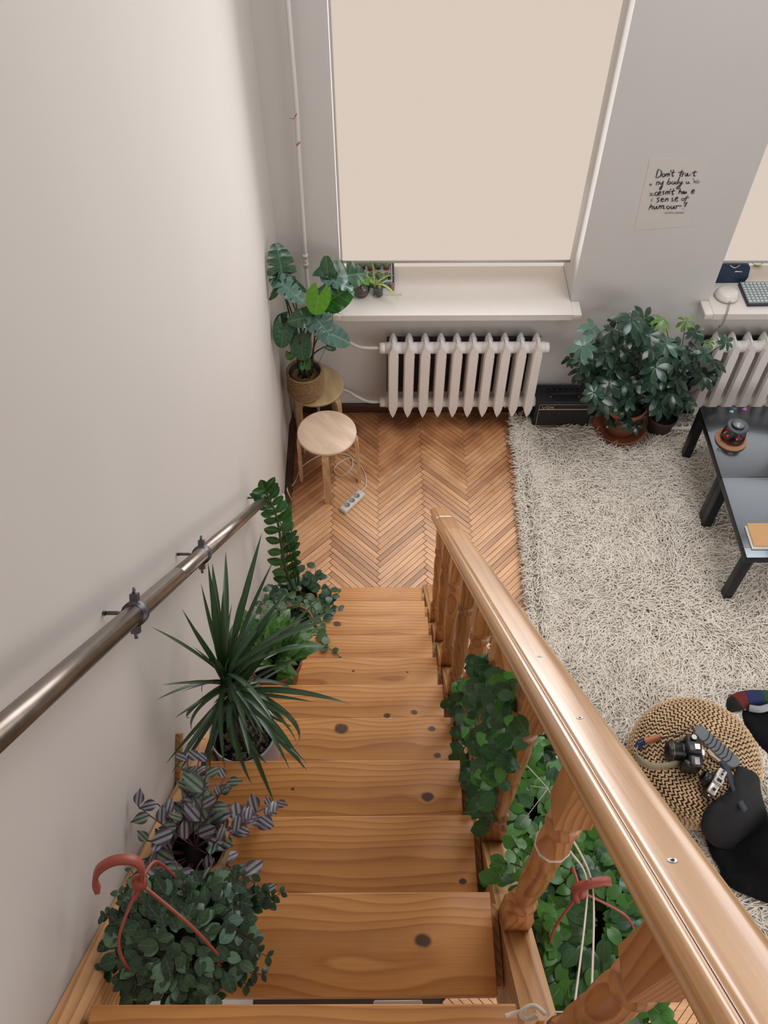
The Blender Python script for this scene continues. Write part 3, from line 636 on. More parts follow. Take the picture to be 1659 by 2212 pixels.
cord('extension_cord','white cable looping over the parquet from the power strip under the front stool',
 [fz(781,1062,.018),fz(790,1050),fz(790,1030),fz(783,1012),fz(772,1000),fz(757,990),fz(742,994),fz(728,1003),fz(722,1015),fz(730,1026),fz(745,1026),fz(758,1013),fz(762,998,.014),fz(755,985),fz(735,980),fz(715,979),fz(695,983),fz(675,992),fz(658,1003),fz(648,1015),fz(640,1035),fz(630,1050),fz(622,1052)]+[atx(621,1060,wallx(3.35)+.04),(wallx(3.3)+.04,3.28,.02)],.0034,M_plastw)
m=MB(); m.box((wallx(3.1)+.012,3.12,.19),(.022,.10,.075),bev=.008); tag(obj('wall_socket',m,M_plastw),'white socket on the left wall beside the feathery upright stems, above the floor edge','wall socket')
# ================================================================ AMPLIFIER
ax0,ax1,ay,az=1.000,1.370,3.888,.012
am=thing('amplifier','black guitar combo amplifier with gold trim between the radiator and the clay pot','amplifier',((ax0+ax1)/2,ay,.0))
m=MB(); m.box(((ax0+ax1)/2,ay+.078,az+.118),(ax1-ax0,.155,.236),bev=.006); obj('cabinet',m,M_blk,am)
fx0,fx1,fz0,fz1=ax0+.022,ax1-.022,az+.018,az+.213; fy=ay-.001
m=MB(); m.box(((fx0+fx1)/2,fy,(fz0+fz1)/2-.02),(fx1-fx0,.004,fz1-fz0-.045)); gr=obj('grille_cloth',m,plain('grille',(.022,.014,.012,1),.8,var=.4,scale=60,bump=.2),am)
m=MB()
for k in range(-8,26):   # diamond weave
    for sgn in (1,-1):
        a=fx0+k*.022; b=a+sgn*(fz1-.045-fz0); pts=[]
        for t in (0,1):
            x=a+(b-a)*t; z=fz0+(fz1-.045-fz0)*t; pts.append((x,z))
        (xa,za),(xb,zb)=pts
        def cl_(x,z,X): return (X,za+(zb-za)*(X-xa)/(xb-xa))
        P_=[(xa,za),(xb,zb)]
        ok=True
        for i in (0,1):
            if P_[i][0]<fx0: P_[i]=cl_(0,0,fx0)
            if P_[i][0]>fx1: P_[i]=cl_(0,0,fx1)
        if not(fz0-1e-4<=P_[0][1]<=fz1 and fz0<=P_[1][1]<=fz1) or abs(P_[0][0]-P_[1][0])<.004: continue
        m.tube([(P_[0][0],fy-.0022,P_[0][1]),(P_[1][0],fy-.0022,P_[1][1])],.0005,3,cap=False)
dw=obj('diamond_thread',m,plain('diamond_thread',(.055,.04,.032,1),.8),am,kind='stuff')
m=MB(); r_=.0017; m.tube([(fx0,fy-.003,fz0),(fx1,fy-.003,fz0),(fx1,fy-.003,fz1),(fx0,fy-.003,fz1),(fx0,fy-.003,fz0)],r_,4,cap=False); obj('piping',m,M_cream,am)
m=MB(); m.box(((fx0+fx1)/2,fy-.003,fz1-.043),(fx1-fx0,.004,.005)); obj('gold_bar',m,M_cream,am)
m=MB(); LX=lambda a,b:(fx0+.018+a,fy-.0045,fz1-.034+b)
for ln in ([(0,.020),(.010,0),(.0215,.020)],[(.034,.0195),(.0265,.0155),(.0265,.005),(.034,.0005),(.0415,.005),(.0415,.0155),(.034,.0195)],[(.046,.020),(.066,0)],[(.066,.020),(.046,0)]):
    m.tube([LX(a*1.15,b) for a,b in ln],.0024,4)
obj('logo',m,M_cream,am,label='cream raised lettering')
m=MB(); m.tube(catmull([((ax0+ax1)/2-.085,ay+.05,az+.238),((ax0+ax1)/2-.07,ay+.05,az+.258),((ax0+ax1)/2+.07,ay+.05,az+.258),((ax0+ax1)/2+.085,ay+.05,az+.238)],5),.008,8); obj('handle',m,M_blk,am)
for sx_ in (-.09,.09):
    m=MB(); m.lathe([(.006,0),(.006,.003),(0,.004)],((ax0+ax1)/2+sx_,ay+.045,az+.237),10); m.tube([((ax0+ax1)/2+sx_,ay+.045,az+.24),((ax0+ax1)/2+sx_,ay+.03,az+.245)],.002,6); obj('handle_screw',m,M_chrome,am)
m=MB(); m.box(((ax0+ax1)/2,ay+.115,az+.2365),(.30,.05,.003)); obj('control_panel',m,M_groove,am)
for k in range(6):
    m=MB(); m.lathe([(.009,0),(.0075,.013),(0,.014)],(ax0+.09+k*.038,ay+.115,az+.238),12); obj('knob',m,M_cambk,am)
# ================================================================ BLACK COFFEE TABLES
def lack(y1,label):
    x0,y0=1.928,y1-.548; t=thing('coffee_table',label,'table',(x0+.275,(y0+y1)/2,0),0)
    m=MB(); m.box((x0+.275,(y0+y1)/2,.425),(.55,.548,.05),bev=.0015); tt_=obj('tabletop',m,[M_black,M_btop],t)
    for f_ in tt_.data.polygons:
        if f_.normal.z>.9: f_.material_index=1
    for xx in (x0+.025,x0+.525):
        for yy in (y0+.025,y1-.025):
            m=MB(); m.box((xx,yy,.2),(.05,.05,.40),bev=.001); obj('leg',m,M_black,t)
lack(3.642,'black square low table nearer the radiator, carrying the glass teapot')
lack(3.092,'black square low table nearer the stairs, carrying the brown notebook')
# ---- on the tables
TZ=.450; tp=atz(1579,948,TZ+.01); tc_=Vector((2.047,3.372,TZ))
m=MB(); m.lathe([(0,0),(.088,0),(.091,.003),(.091,.012),(.088,.015),(.03,.015),(0,.015)],tc_,40); co=tag(obj('cork_trivet',m,M_cork),'round cork trivet on the black table under the teapot','trivet')
z0=TZ+.0155; te=thing('teapot','small glass teapot of red tea with a black lid on the cork trivet','teapot',(tc_.x+.006,tc_.y+.004,z0)); cx,cy=tc_.x+.006,tc_.y+.004
m=MB(); m.lathe([(.0,0),(.060,.001),(.069,.006),(.0705,.012),(.066,.045),(.060,.075),(.057,.10)],(cx,cy,z0),36,cap=False); obj('glass_body',m,M_glassr,te)
m=MB(); m.lathe([(0,.003),(.058,.004),(.067,.009),(.0665,.030),(0,.030)],(cx,cy,z0),32); obj('tea',m,M_tea,te,label='red tea filling the bottom third')
m=MB(); m.lathe([(0,.022),(.026,.022),(.030,.09),(.030,.10)],(cx,cy,z0),20); obj('infuser',m,M_tealeaf,te)
m=MB(); m.lathe([(.030,.098),(.060,.098),(.0625,.101),(.0625,.106),(.058,.1085),(.038,.1085),(.038,.1085)],(cx,cy,z0),40); obj('lid_ring',m,plain('lid_grey',(.045,.06,.08,1),.35),te)
m=MB(); m.lathe([(.037,.104),(.038,.118),(.036,.121),(0,.1215)],(cx,cy,z0),36); lid=obj('lid',m,M_cambk,te)
m=MB(); m.lathe([(.0355,.1212),(.0355,.1222),(0,.1225)],(cx,cy,z0),36); sub('lid_disc',m,plain('lid_disc',(.24,.26,.27,1),.35,metal=.5),lid)
m=MB(); a=math.radians(200); m.tube(catmull([(cx+.058*math.cos(a),cy+.058*math.sin(a),z0+.082),(cx+.088*math.cos(a),cy+.088*math.sin(a),z0+.072),(cx+.092*math.cos(a),cy+.092*math.sin(a),z0+.045),(cx+.066*math.cos(a),cy+.066*math.sin(a),z0+.020)],5),.0045,8); obj('handle',m,M_glassr,te)
def heart(u,v,ang,label,col,s=.013):
    c=atz(u,v,TZ+.002); m=MB(); pts=[]
    for k in range(20):
        t=2*PI*k/20; pts.append((s*(16*math.sin(t)**3)/16,s*(13*math.cos(t)-5*math.cos(2*t)-2*math.cos(3*t)-math.cos(4*t))/16))
    M=Matrix.Translation((c.x,c.y,TZ))@Matrix.Rotation(ang,4,'Z'); m.prism(pts,2,0,.003,M=M)
    tag(obj('guitar_pick',m,plain(label[:5],col,.35)),label,'guitar pick')
heart(1581,889,.3,'mint green heart-shaped pick on the table edge, beside the radiator',(.22,.55,.48,1))
heart(1587,884,-.4,'slate blue heart-shaped pick touching the mint green one',(.10,.13,.28,1),.010)
heart(1609,884,.5,'magenta heart-shaped pick on the table behind the teapot',(.50,.12,.42,1),.014)
nb=atz(1622,1141,TZ); n0=atz(1618,1182,TZ)
x0=1.978; y0,y1=2.613,2.745
t=thing('notebook','cream-page notebook with a white cover, underneath the brown one','book',(x0+.11,2.68,TZ))
m=MB(); m.box((x0-.012+.105,2.668,TZ+.005),(.21,.148,.010),M=None,bev=.0015); obj('page_block',m,M_paper,t)
m=MB(); m.box((x0-.012+.105,2.668,TZ+.0112),(.212,.150,.0012)); obj('cover',m,plain('cover_white',(.62,.60,.55,1),.6),t)
t=thing('notebook','brown kraft paper notebook lying uppermost on the black table','book',(x0+.12,2.68,TZ+.012))
m=MB(); m.box((x0+.105,2.680,TZ+.017),(.21,.140,.009)); obj('page_block',m,M_paper,t)
m=MB(); m.box((x0+.105,2.680,TZ+.0225),(.214,.146,.0016),bev=.0006); m.box((x0+.105,2.680,TZ+.0122),(.214,.146,.0010)); obj('cover',m,M_kraft,t)
a,b=atz(1602,1181,TZ+.0006),atz(1640,1182,TZ+.0006); m=MB(); m.tube(catmull([a,(a+b)/2+Vector((0,-.003,0)),b]),.0012,6); tag(obj('red_ribbon',m,plain('red_thread',(.25,.03,.05,1),.7)),'thin dark red ribbon marker poking out by the notebooks','ribbon')
# ================================================================ WINDOW SILL
SZ=SILL
def sill(u,v,z=0): p=atz(u,v,SZ+z); return p
# seedling tray with cacti
tr=thing('plant_tray','blue-black seedling tray full of small cacti on the window sill, left end','tray',(-.06,4.27,SZ))
def ring_tray(x0,x1,y0,y1,z,h,m):
    for (cx_,cy_,sx_,sy_) in (((x0+x1)/2,y0,x1-x0,.006),((x0+x1)/2,y1,x1-x0,.006),(x0,(y0+y1)/2,.006,y1-y0),(x1,(y0+y1)/2,.006,y1-y0)): m.box((cx_,cy_,z+h/2),(sx_,sy_,h),bev=.002)
    m.box(((x0+x1)/2,(y0+y1)/2,z+.002),(x1-x0,y1-y0,.004))
tx0,tx1,ty0,ty1=-.195,.085,4.19,4.385
m=MB(); ring_tray(tx0,tx1,ty0,ty1,SZ,.032,m); obj('outer_tray',m,plain('tray_blue',(.10,.14,.20,1),.4),tr)
m=MB(); ring_tray(tx0+.012,tx1-.012,ty0+.012,ty1-.012,SZ+.022,.022,m); obj('inner_rim',m,plain('tray_pale',(.55,.58,.60,1),.4),tr)
M_cact=plain('cactus_green',(.16,.26,.12,1),.6,var=.3,scale=90); M_spine=plain('spine',(.7,.66,.5,1),.7)
def cactus(x,y,z,r,label,pot=None,grp=None,potr=None):
    t=thing('cactus',label,'cactus',(x,y,z),0,grp)
    m=MB(); n=24; vs=[];fs=[]; H=8
    for i in range(H+1):
        a=PI*i/H*.93+.05; 
        for k in range(n):
            rr=r*math.sin(a)*(1+.09*(1 if k%2 else -1)); an=2*PI*k/n; vs.append((x+rr*math.cos(an),y+rr*math.sin(an),z+.03+r*.7-r*.95*math.cos(a)))
    for i in range(H):
        for k in range(n): a=i*n+k;b=i*n+(k+1)%n; fs.append((a,b,b+n,a+n))
    m.add(vs,fs,True); obj('ribbed_body',m,M_cact,t)
    m=MB()
    for i in range(2,H):
        for k in range(1,n,2):
            v=Vector(vs[i*n+k]); c=Vector((x,y,z+.03+r*.7)); d_=(v-c).normalized(); m.add([v+Vector((.0008,0,0)),v-Vector((.0008,0,0)),v+d_*r*.22],[(0,1,2)])
    obj('spines',m,M_spine,t,kind='stuff')
    m=MB(); pr=potr or r*1.05; m.lathe([(pr*.8,0),(pr,.045),(pr*1.05,.045),(pr*1.05,.038),(pr*.98,.038),(0,.036)],(x,y,z),16); obj('pot',m,pot,t)
tr_sp=[(-.155,4.34),(-.105,4.34),(-.055,4.33),(-.010,4.345),(.04,4.34),(-.155,4.25),(-.10,4.25),(-.05,4.245),(-.005,4.245),(.045,4.25)]
pots=[M_plastw,M_cambk,M_tplast,M_cambk,M_tplast,M_cambk,M_tplast,M_plastw,M_cambk,M_cambk]
lab_c=['in a white pot, back left of the tray','in a black pot, second from left at the back of the tray','in a red pot, middle back of the tray','in a black pot, second from right at the back of the tray','in a red pot, back right corner of the tray','in a black pot, front left of the tray','in a red pot, second from left at the front of the tray','in a white pot, middle front of the tray','in a black pot, second from right at the front of the tray','in a black pot, front right corner of the tray']
for (x,y),pt,lb in zip(tr_sp,pots,lab_c): cactus(x,y,SZ+.006,random.uniform(.017,.024),'small ribbed cactus '+lb,pt,'cacti in the seedling tray',.020)
p=sill(825,617); cactus(p.x,p.y+.01,SZ,.026,'round cactus in a white pot on the sill behind the spider plant',M_plastw,None,.033)
p=sill(848,627); t_=cactus(p.x,p.y,SZ,.011,'tiny cactus in a pink pot on the sill, right of the others',plain('pink_pot',(.62,.22,.22,1),.5),None,.013)
m=MB(); m.box((.075,4.125,SZ+.003),(.11,.012,.005)); tag(obj('plant_label_stick',m,plain('pale_grey',(.6,.62,.6,1),.5)),'pale grey flat stick lying on the sill beside the glass jars','stick')
def leafgeo(wf,n=8,bend=.25,fold=.15,back=0,wav=0,ncol=5,arc=0,twist=0):
    """unit leaf: base at origin, tip near y=1, face +z"""
    m=MB(); vs=[]; ks=[-1,-.5,0,.5,1] if ncol==5 else [-1,0,1]
    for i in range(n+1):
        t=i/n; w_=wf(t)
        if arc: a=arc*t; y=math.sin(a)/arc; z=-(1-math.cos(a))/arc
        else: y=t; z=-bend*t*t
        for k in ks:
            yy=y-back*k*k*(1-t)**4; zz=z+fold*w_*abs(k)-(.5*fold*w_*k*k)+wav*math.sin(t*17+k*2)*abs(k)*w_
            vs.append((w_*k,yy,zz))
    c=len(ks); fs=[(i*c+j,i*c+j+1,(i+1)*c+j+1,(i+1)*c+j) for i in range(n) for j in range(c-1)]
    m.add(vs,fs,True); return m
def lm(name,mat,*a,**k): return leafgeo(*a,**k).mesh(name,mat)
oval=lambda w:(lambda t:w*max(0,math.sin(PI*min(1,t*.96+.02)))**.75)
lance=lambda w:(lambda t:w*(min(1,t*5)**.6)*(1-t)**.75*1.15)
heartf=lambda w:(lambda t:w*(1-t)**.62*(t*1.0+.30)**.35*1.25 if t<1 else 0)
YMIN=[-9]
class Leaves:
    def __init__(s,parent,name='leaf'): s.p=parent; s.L=[]; s.n=name
    def add(s,me,M,key=None):
        if YMIN[0]>-5 and ((M@Vector((0,1,0))).y>.455 or (M@Vector((0,1,0))).y<YMIN[0] or M.translation.y<YMIN[0]): return
        s.L.append((me,M,key))
    def build(s,limit=300,stuffname='foliage'):
        def pri(e):
            P_=e[1].translation; d_=(P_-_C).length; return -(e[1].to_scale().y/d_)
        s.L.sort(key=pri)
        for me,M,k in s.L[:limit]: put(s.n,me,s.p,M)
        if len(s.L)>limit:
            mb=MB()
            for me,M,k in s.L[limit:]:
                mb.add([M@v.co for v in me.vertices],[tuple(f.vertices) for f in me.polygons],True)
            obj(stuffname,mb,[s.L[limit][0].materials[0]],s.p,kind='stuff')
# glass bowl with peperomia, glass with bulb, spider plant
G_fresh=leafmat('leaf_fresh',(.10,.30,.035,1),(.3,.5,.15,1),.35,trans=.35); G_strap=leafmat('leaf_strap_pale',(.30,.46,.07,1),(.62,.68,.30,1),.4,trans=.4)
p=sill(780,640); t=thing('terrarium','round glass bowl of dark soil with a leafy seedling on the window sill','terrarium',(p.x,p.y,SZ)); c=(p.x,p.y+.015,SZ)
m=MB(); m.lathe([(0,.002),(.03,.002),(.048,.02),(.054,.045),(.050,.068),(.038,.088),(.036,.092)],c,28,cap=False); obj('glass_bowl',m,M_glass,t)
m=MB(); m.lathe([(0,.006),(.028,.007),(.045,.024),(.050,.042),(.03,.048),(0,.046)],c,20); obj('soil',m,plain('pebbly_soil',(.20,.165,.16,1),.9,var=.9,scale=150,bump=1),t)
m=MB(); m.tube([(c[0],c[1],SZ+.045),(c[0]+.004,c[1],SZ+.10)],.003,6); obj('stem',m,plain('stem_brown',(.12,.08,.05,1),.7),t)
lv=Leaves(t); LMf=lm('leaf',G_fresh,oval(.30),n=8,bend=.2)
for k,(a,l) in enumerate(((0.3,.06),(1.4,.045),(2.5,.058),(3.6,.05),(4.6,.04),(5.5,.06))): lv.add(LMf,frame((c[0]+.004,c[1],SZ+.10),(math.cos(a),math.sin(a),.25),(0,0,1),l))
lv.build()
p=sill(815,640); t=thing('glass_jar','clear drinking glass holding dark soil and a bulb on the sill','glass jar',(p.x,p.y,SZ)); c=(p.x+.005,p.y+.012,SZ)
m=MB(); m.lathe([(0,.003),(.024,.003),(.029,.01),(.031,.07)],c,24,cap=False); obj('glass',m,M_glass,t)
m=MB(); m.lathe([(0,.008),(.024,.009),(.028,.05),(0,.052)],c,18); obj('soil',m,plain('bluish_soil',(.12,.14,.17,1),.9,var=.7,scale=150),t)
m=MB(); m.sphere((c[0]+.006,c[1],SZ+.058),.012); obj('bulb',m,plain('bulb_tan',(.45,.30,.18,1),.6),t)
t=thing('spider_plant','lime green spider plant with long strap leaves over the sill','plant',(c[0]-.02,c[1]+.01,SZ+.05)); lv=Leaves(t)
b0=Vector((c[0]-.02,c[1]+.012,SZ+.062)); m=MB(); m.tube([b0+Vector((.004,0,-.05)),b0],.006,6); obj('crown',m,plain('crown_pale',(.45,.45,.25,1),.6),t)
LMs=[lm('leaf',G_strap,lambda t:.045*(1-t**3)+.002,n=12,arc=a) for a in (.5,1.2,2.0)]
for (u,v,zz,k,s_) in ((805,560,.14,0,.16),(858,655,-.01,2,.22),(870,567,.10,1,.19),(770,612,.05,2,.16),(790,590,.10,1,.13),(745,612,.03,1,.18),(795,608,.09,2,.10)):
    q_=atz(u,v,SZ+max(zz,.02)); d_=(q_-b0); lv.add(LMs[k],frame(b0,Vector((d_.x,d_.y,.55*s_*(1.0 if k<2 else 1.6))),(0,0,1),s_*1.0))
lv.build()
def dish(u,v,r,label,col):
    p=sill(u,v); m=MB(); m.lathe([(0,.002),(r*.6,.002),(r,.02),(r*.97,.021),(r*.55,.006),(0,.006)],(p.x,p.y,SZ),24); tag(obj('saucer',m,plain('saucer'+label[:6],col,.35)),label,'saucer')
dish(876,560,.035,'pale grey saucer half hidden by the blind, left of the pink one',(.60,.62,.60,1)); dish(908,560,.035,'pink saucer on the sill half hidden by the blind',(.70,.30,.30,1)); dish(945,558,.03,'white saucer on the sill right of the pink saucer',(.66,.68,.66,1))
dish(1633,570,.04,'lime green saucer on the right hand sill behind the keypad',(.55,.68,.30,1)); dish(1662,565,.04,'beige saucer at the photo edge on the right hand sill',(.68,.52,.42,1))
# speaker, blue bag, keypad
p=sill(1564,650); c=(p.x+.02,p.y+.035,SZ)
t=thing('portable_speaker','round white portable speaker with a brown cord on the right sill','speaker',c)
m=MB(); m.lathe([(0,0),(.058,0),(.068,.008),(.070,.02),(.066,.028),(.062,.034),(.058,.042),(.045,.048),(0,.050)],c,40); obj('body',m,M_sill,t)
m=MB(); m.lathe([(.0705,.015),(.0712,.017),(.0705,.019)],c,40); obj('seam',m,plain('pale_grey',(.6,.62,.6,1),.5),t)
e1=(c[0]+.0,c[1]-.068,SZ+.022); m=MB()
q1=aty(1566,688,3.93); q2=aty(1555,705,3.92)
for s_ in (-.004,.004): m.tube(catmull([Vector(e1)+Vector((s_,0,0)),Vector((q1.x+s_,3.932,SZ+.005)),Vector((q1.x-.004+s_,3.925,SZ-.06)),Vector((q2.x,3.92,q2.z))]),.0016,6)
m.sphere((q2.x,3.92,q2.z),.007); m.tube(catmull([Vector((q2.x,3.92,q2.z)),Vector((q2.x-.03,3.91,q2.z-.035)),aty(1537,719,3.90)]),.0022,6); obj('hanging_cord',m,plain('cord_brown',(.16,.10,.08,1),.7),t)
t=thing('handbag','dark blue leather handbag with silver zip on the right hand sill','bag',(2.08,4.22,SZ))
m=MB(); bx=(2.075,4.262); yy=4.262
prf=[(-.125,0),(.115,0),(.128,.04),(.118,.11),(.095,.135),(-.12,.135)]
m.prism([(bx[0]+a,SZ+b) for a,b in prf],1,yy-.04,yy+.04); bd=obj('body',m,M_blueb,t)
m=MB(); m.box((bx[0]+.055,yy-.043,SZ+.085),(.045,.005,.009),bev=.002); m.tube(catmull([(bx[0]-.01,yy-.04,SZ+.13),(bx[0]+.02,yy-.05,SZ+.118),(bx[0]+.05,yy-.04,SZ+.13)]),.003,6); obj('zip_pull',m,M_chrome,t)
m=MB(); m.tube(catmull([(bx[0]-.10,yy-.01,SZ+.13),(bx[0]-.095,yy-.03,SZ+.20),(bx[0]-.075,yy-.03,SZ+.27),(bx[0]-.065,yy-.03,SZ+.32)]),.012,8,flat=.3); obj('strap',m,plain('striped_strap',(.14,.20,.30,1),.7,var=.9,scale=50),t)
kx,ky=2.30,4.075; t=thing('pad_controller','silver and black pad controller with rows of white keys on the right sill','controller',(kx,ky,SZ))
M=Matrix.Translation((kx,ky+.03,SZ))@Matrix.Rotation(.02,4,'Z'); m=MB(); m.box((0,0,.012),(.30,.20,.022),M=M,bev=.003); obj('case',m,plain('violet_black',(.03,.02,.05,1),.4),t)
m=MB(); m.box((0,0,.0245),(.292,.192,.003),M=M); obj('faceplate',m,plain('faceplate',(.22,.27,.32,1),.4),t)
pad=MB(); pad.box((0,0,.0285),(.017,.015,.005),bev=.0015); padm=pad.mesh('pad',[plain('pad_white',(.52,.58,.55,1),.5)])
for i in range(11):
    for j in range(8): put('pad',padm,t,M@Matrix.Translation((-.135+i*.0235,-.082+j*.0225,0)))
# ================================================================ SHAG RUG
RX0=lambda y:.745+.036*y; RY0,RY1,RX1=.80,3.985,2.95
rug=thing('shag_rug','thick cream shaggy wool rug covering the floor right of the parquet','rug',(1.9,2.4,0))
m=MB(); n=24; vs=[]
for i in range(n+1):
    y=RY0+(RY1-RY0)*i/n; vs+=[(RX0(y)+.02,y,.002),(RX0(y)+.02,y,.016),(RX1,y,.016),(RX1,y,.002)]
fs=[(i*4+c,i*4+(c+1)%4,i*4+4+(c+1)%4,i*4+4+c) for i in range(n) for c in range(4)]+[(0,1,2,3),(n*4+3,n*4+2,n*4+1,n*4)]
m.add(vs,fs); obj('backing',m,M_rugb,rug)
def shag(cnt):
    rs=np.random.RandomState(5)
    y=rs.uniform(RY0,RY1,cnt); x=.745+.036*y+np.where(rs.uniform(0,1,cnt)<.05,rs.uniform(0,.12,cnt),rs.uniform(0,1,cnt)*(2.75-(.745+.036*y)))
    keep=~((y<2.4)&(x>2.15))&~((x-1.565)**2+(y-3.862)**2<.205**2)&~((x>.985)&(x<1.39)&(y>3.875))&~((x-1.83)**2+(y-3.86)**2<.08**2)&~((abs(x-1.985)<.135)&(abs(y-3.865)<.04))&~((x-1.50)**2+(y-1.545)**2<.24**2)&~((x>2.5)&(y<3.2)); x=x[keep]; y=y[keep]; n=len(x)
    f1=np.sin(x*5.1+1.7*np.sin(y*3.3)+.5)+np.cos(y*4.3+1.3*np.sin(x*4.1))
    ang=f1*1.3+rs.normal(0,.38,n)+np.where(x-(.745+.036*y)<.06,PI,0)*0
    edge=(x-(.745+.036*y))<.045; ang=np.where(edge,PI+rs.normal(0,.9,n),ang)
    L_=rs.uniform(.07,.13,n); L_=np.where(edge,L_*.55,L_); curl=rs.normal(0,1.2,n); h=rs.uniform(.016,.042,n); r=rs.uniform(.0026,.0040,n)
    K=6; V=np.zeros((n,K,3,3)); px,py=x.copy(),y.copy()
    for k in range(K):
        t=k/(K-1); a=ang+curl*t
        if k: px=px+np.cos(a)*L_/(K-1)*(0.45 if k==1 else 1.05); py=py+np.sin(a)*L_/(K-1)*(0.45 if k==1 else 1.05)
        pz=.010+h*np.sin(min(t*2.2,PI*.62))*1.0*(1 if t<.5 else 1-(t-.5)*.55)
        rr=r*(1.0 if k<K-1 else .45)
        ca,sa=np.cos(a),np.sin(a)
        for q_,(u_,w_) in enumerate(((-1,-.5),(1,-.5),(0,1))):
            V[:,k,q_,0]=px-sa*u_*rr*1.1; V[:,k,q_,1]=py+ca*u_*rr*1.1; V[:,k,q_,2]=pz+w_*rr
    base=(np.arange(n)*K*3)[:,None,None,None]; kk=np.arange(K-1)[None,:,None]*3; q0=np.arange(3)[None,None,:]; q1=(q0+1)%3
    F=np.stack([kk+q0+0*q1,kk+q1,kk+3+q1,kk+3+q0],-1)+base
    V=V.reshape(-1,3); F=F.reshape(-1,4)
    me=bpy.data.meshes.new('pile'); me.vertices.add(len(V)); me.vertices.foreach_set('co',V.ravel()); me.loops.add(F.size); me.loops.foreach_set('vertex_index',F.ravel().astype(np.int32))
    me.polygons.add(len(F)); me.polygons.foreach_set('loop_start',np.arange(0,F.size,4,dtype=np.int32)); me.polygons.foreach_set('loop_total',np.full(len(F),4,dtype=np.int32)); me.polygons.foreach_set('use_smooth',np.ones(len(F),dtype=bool))
    me.update(); me.validate(); me.materials.append(M_wool); return me
o=put('pile',shag(64000),rug); o['kind']='stuff'
# ================================================================ WOVEN POUF
pc=Vector((1.50,1.545,0)); pf=thing('woven_pouf','round woven water-hyacinth pouf on the rug with two cameras on top','pouf',pc)
pprof=[(0,.322),(.10,.322),(.20,.318),(.255,.302),(.288,.268),(.302,.22),(.305,.17),(.30,.11),(.28,.06),(.25,.035)]
m=MB(); m.lathe([(r*.985,z-.006) for r,z in pprof[::-1]],pc,40); obj('core',m,plain('core_dark',(.10,.055,.025,1),.9),pf)
pp=catmull([Vector((r,0,z)) for r,z in pprof],24); arc=[0]
for a,b in zip(pp,pp[1:]): arc.append(arc[-1]+(b-a).length)
def patarc(s_):
    for i in range(len(arc)-1):
        if arc[i+1]>=s_: t=(s_-arc[i])/max(1e-9,arc[i+1]-arc[i]); p=pp[i].lerp(pp[i+1],t); d=(pp[i+1]-pp[i]).normalized(); return p,d
    return pp[-1],(pp[-1]-pp[-2]).normalized()
m=MB(); s_=.012; ring=0
rr_=random.Random(9)
ell=[]; 
for i in range(4):
    a=PI*(i+.5)/4*1.0
for zz,rr in ((-1,.12),(-.45,.85),(.3,1.0),(1,.15)):
    for k in range(5): a=2*PI*k/5; ell.append((rr*math.cos(a),zz,rr*math.sin(a)))
ef=[(i*5+k,i*5+(k+1)%5,(i+1)*5+(k+1)%5,(i+1)*5+k) for i in range(3) for k in range(5)]
while s_<arc[-1]:
    p,d=patarc(s_); r=max(p.x,.008); nst=max(5,int(2*PI*r/.0225)); 
    for k in range(nst):
        for side in (-1,1):
            a=2*PI*(k+ring*.37+.25*(side>0))/nst; er=Vector((math.cos(a),math.sin(a),0)); et=Vector((-math.sin(a),math.cos(a),0))
            out=er*d.x+Vector((0,0,d.z)); nrm=er*(-d.z)+Vector((0,0,d.x)); nrm=nrm if nrm.dot(er*.3+Vector((0,0,1)))>0 or d.z<-.5 else -nrm
            if d.z<-.5: nrm=er
            c=pc+er*p.x+Vector((0,0,p.z))+out*side*.0066+nrm*.001
            dr=(et*math.cos(.62)+out*side*math.sin(.62)).normalized(); w2=nrm.cross(dr)
            L2=.0138*rr_.uniform(.9,1.1); W2_=.0062
            m.add([c+dr*v[1]*L2+w2*v[0]*W2_+nrm*v[2]*.0062 for v in ell],ef,True)
    s_+=.0262; ring+=1
o=obj('weave',m,M_rushes,pf,kind='stuff')
PT=.331
# DSLR, upright, lens toward the stairs
t=thing('digital_camera','black digital camera with a khaki strap on the pouf','camera',(1.43,1.50,PT)); MC=Matrix.Translation((1.425,1.503,PT+.004))@Matrix.Rotation(math.radians(-6),4,'Z')@Matrix.Scale(1.16,4)
m=MB(); m.box((0,0,.042),(.052,.138,.084),M=MC,bev=.010); m.box((-.022,-.052,.040),(.045,.036,.078),M=MC,bev=.012); m.box((-.006,.004,.092),(.056,.050,.030),M=MC,bev=.009); m.box((.022,0,.045),(.02,.10,.07),M=MC,bev=.005); bd=obj('body',m,M_cambk,t)
m=MB(); MZ=MC@Matrix.Translation((-.026,.004,.044))@Matrix.Rotation(-PI/2,4,'Y'); m.lathe([(.036,0),(.036,.014),(.0345,.016),(.036,.018),(.036,.045),(.038,.048),(.038,.070),(.036,.072),(.030,.070),(.028,.060),(0,.056)],M=MZ,n=28); ln=obj('lens',m,M_cambk,t)
m=MB(); m.lathe([(0,.0565),(.026,.0605),(0,.0625)],M=MZ,n=20); sub('lens_glass',m,plain('lens_glass',(.02,.025,.04,1),.05,coat=1),ln)
m=MB(); m.lathe([(.0362,.050),(.0385,.0505),(.0385,.052),(.0362,.0525)],M=MZ,n=28); sub('gold_ring',m,plain('brass',(.5,.36,.12,1),.35,metal=1),ln)
m=MB(); m.box((.004,-.045,.0855),(.020,.030,.003),M=MC,bev=.001); obj('top_display',m,plain('lcd',(.42,.42,.36,1),.3),t)
m=MB(); m.box((0.004,.004,.109),(.02,.022,.003),M=MC); m.box((.030,-.01,.088),(.01,.022,.006),M=MC); obj('hot_shoe',m,M_camsi,t)
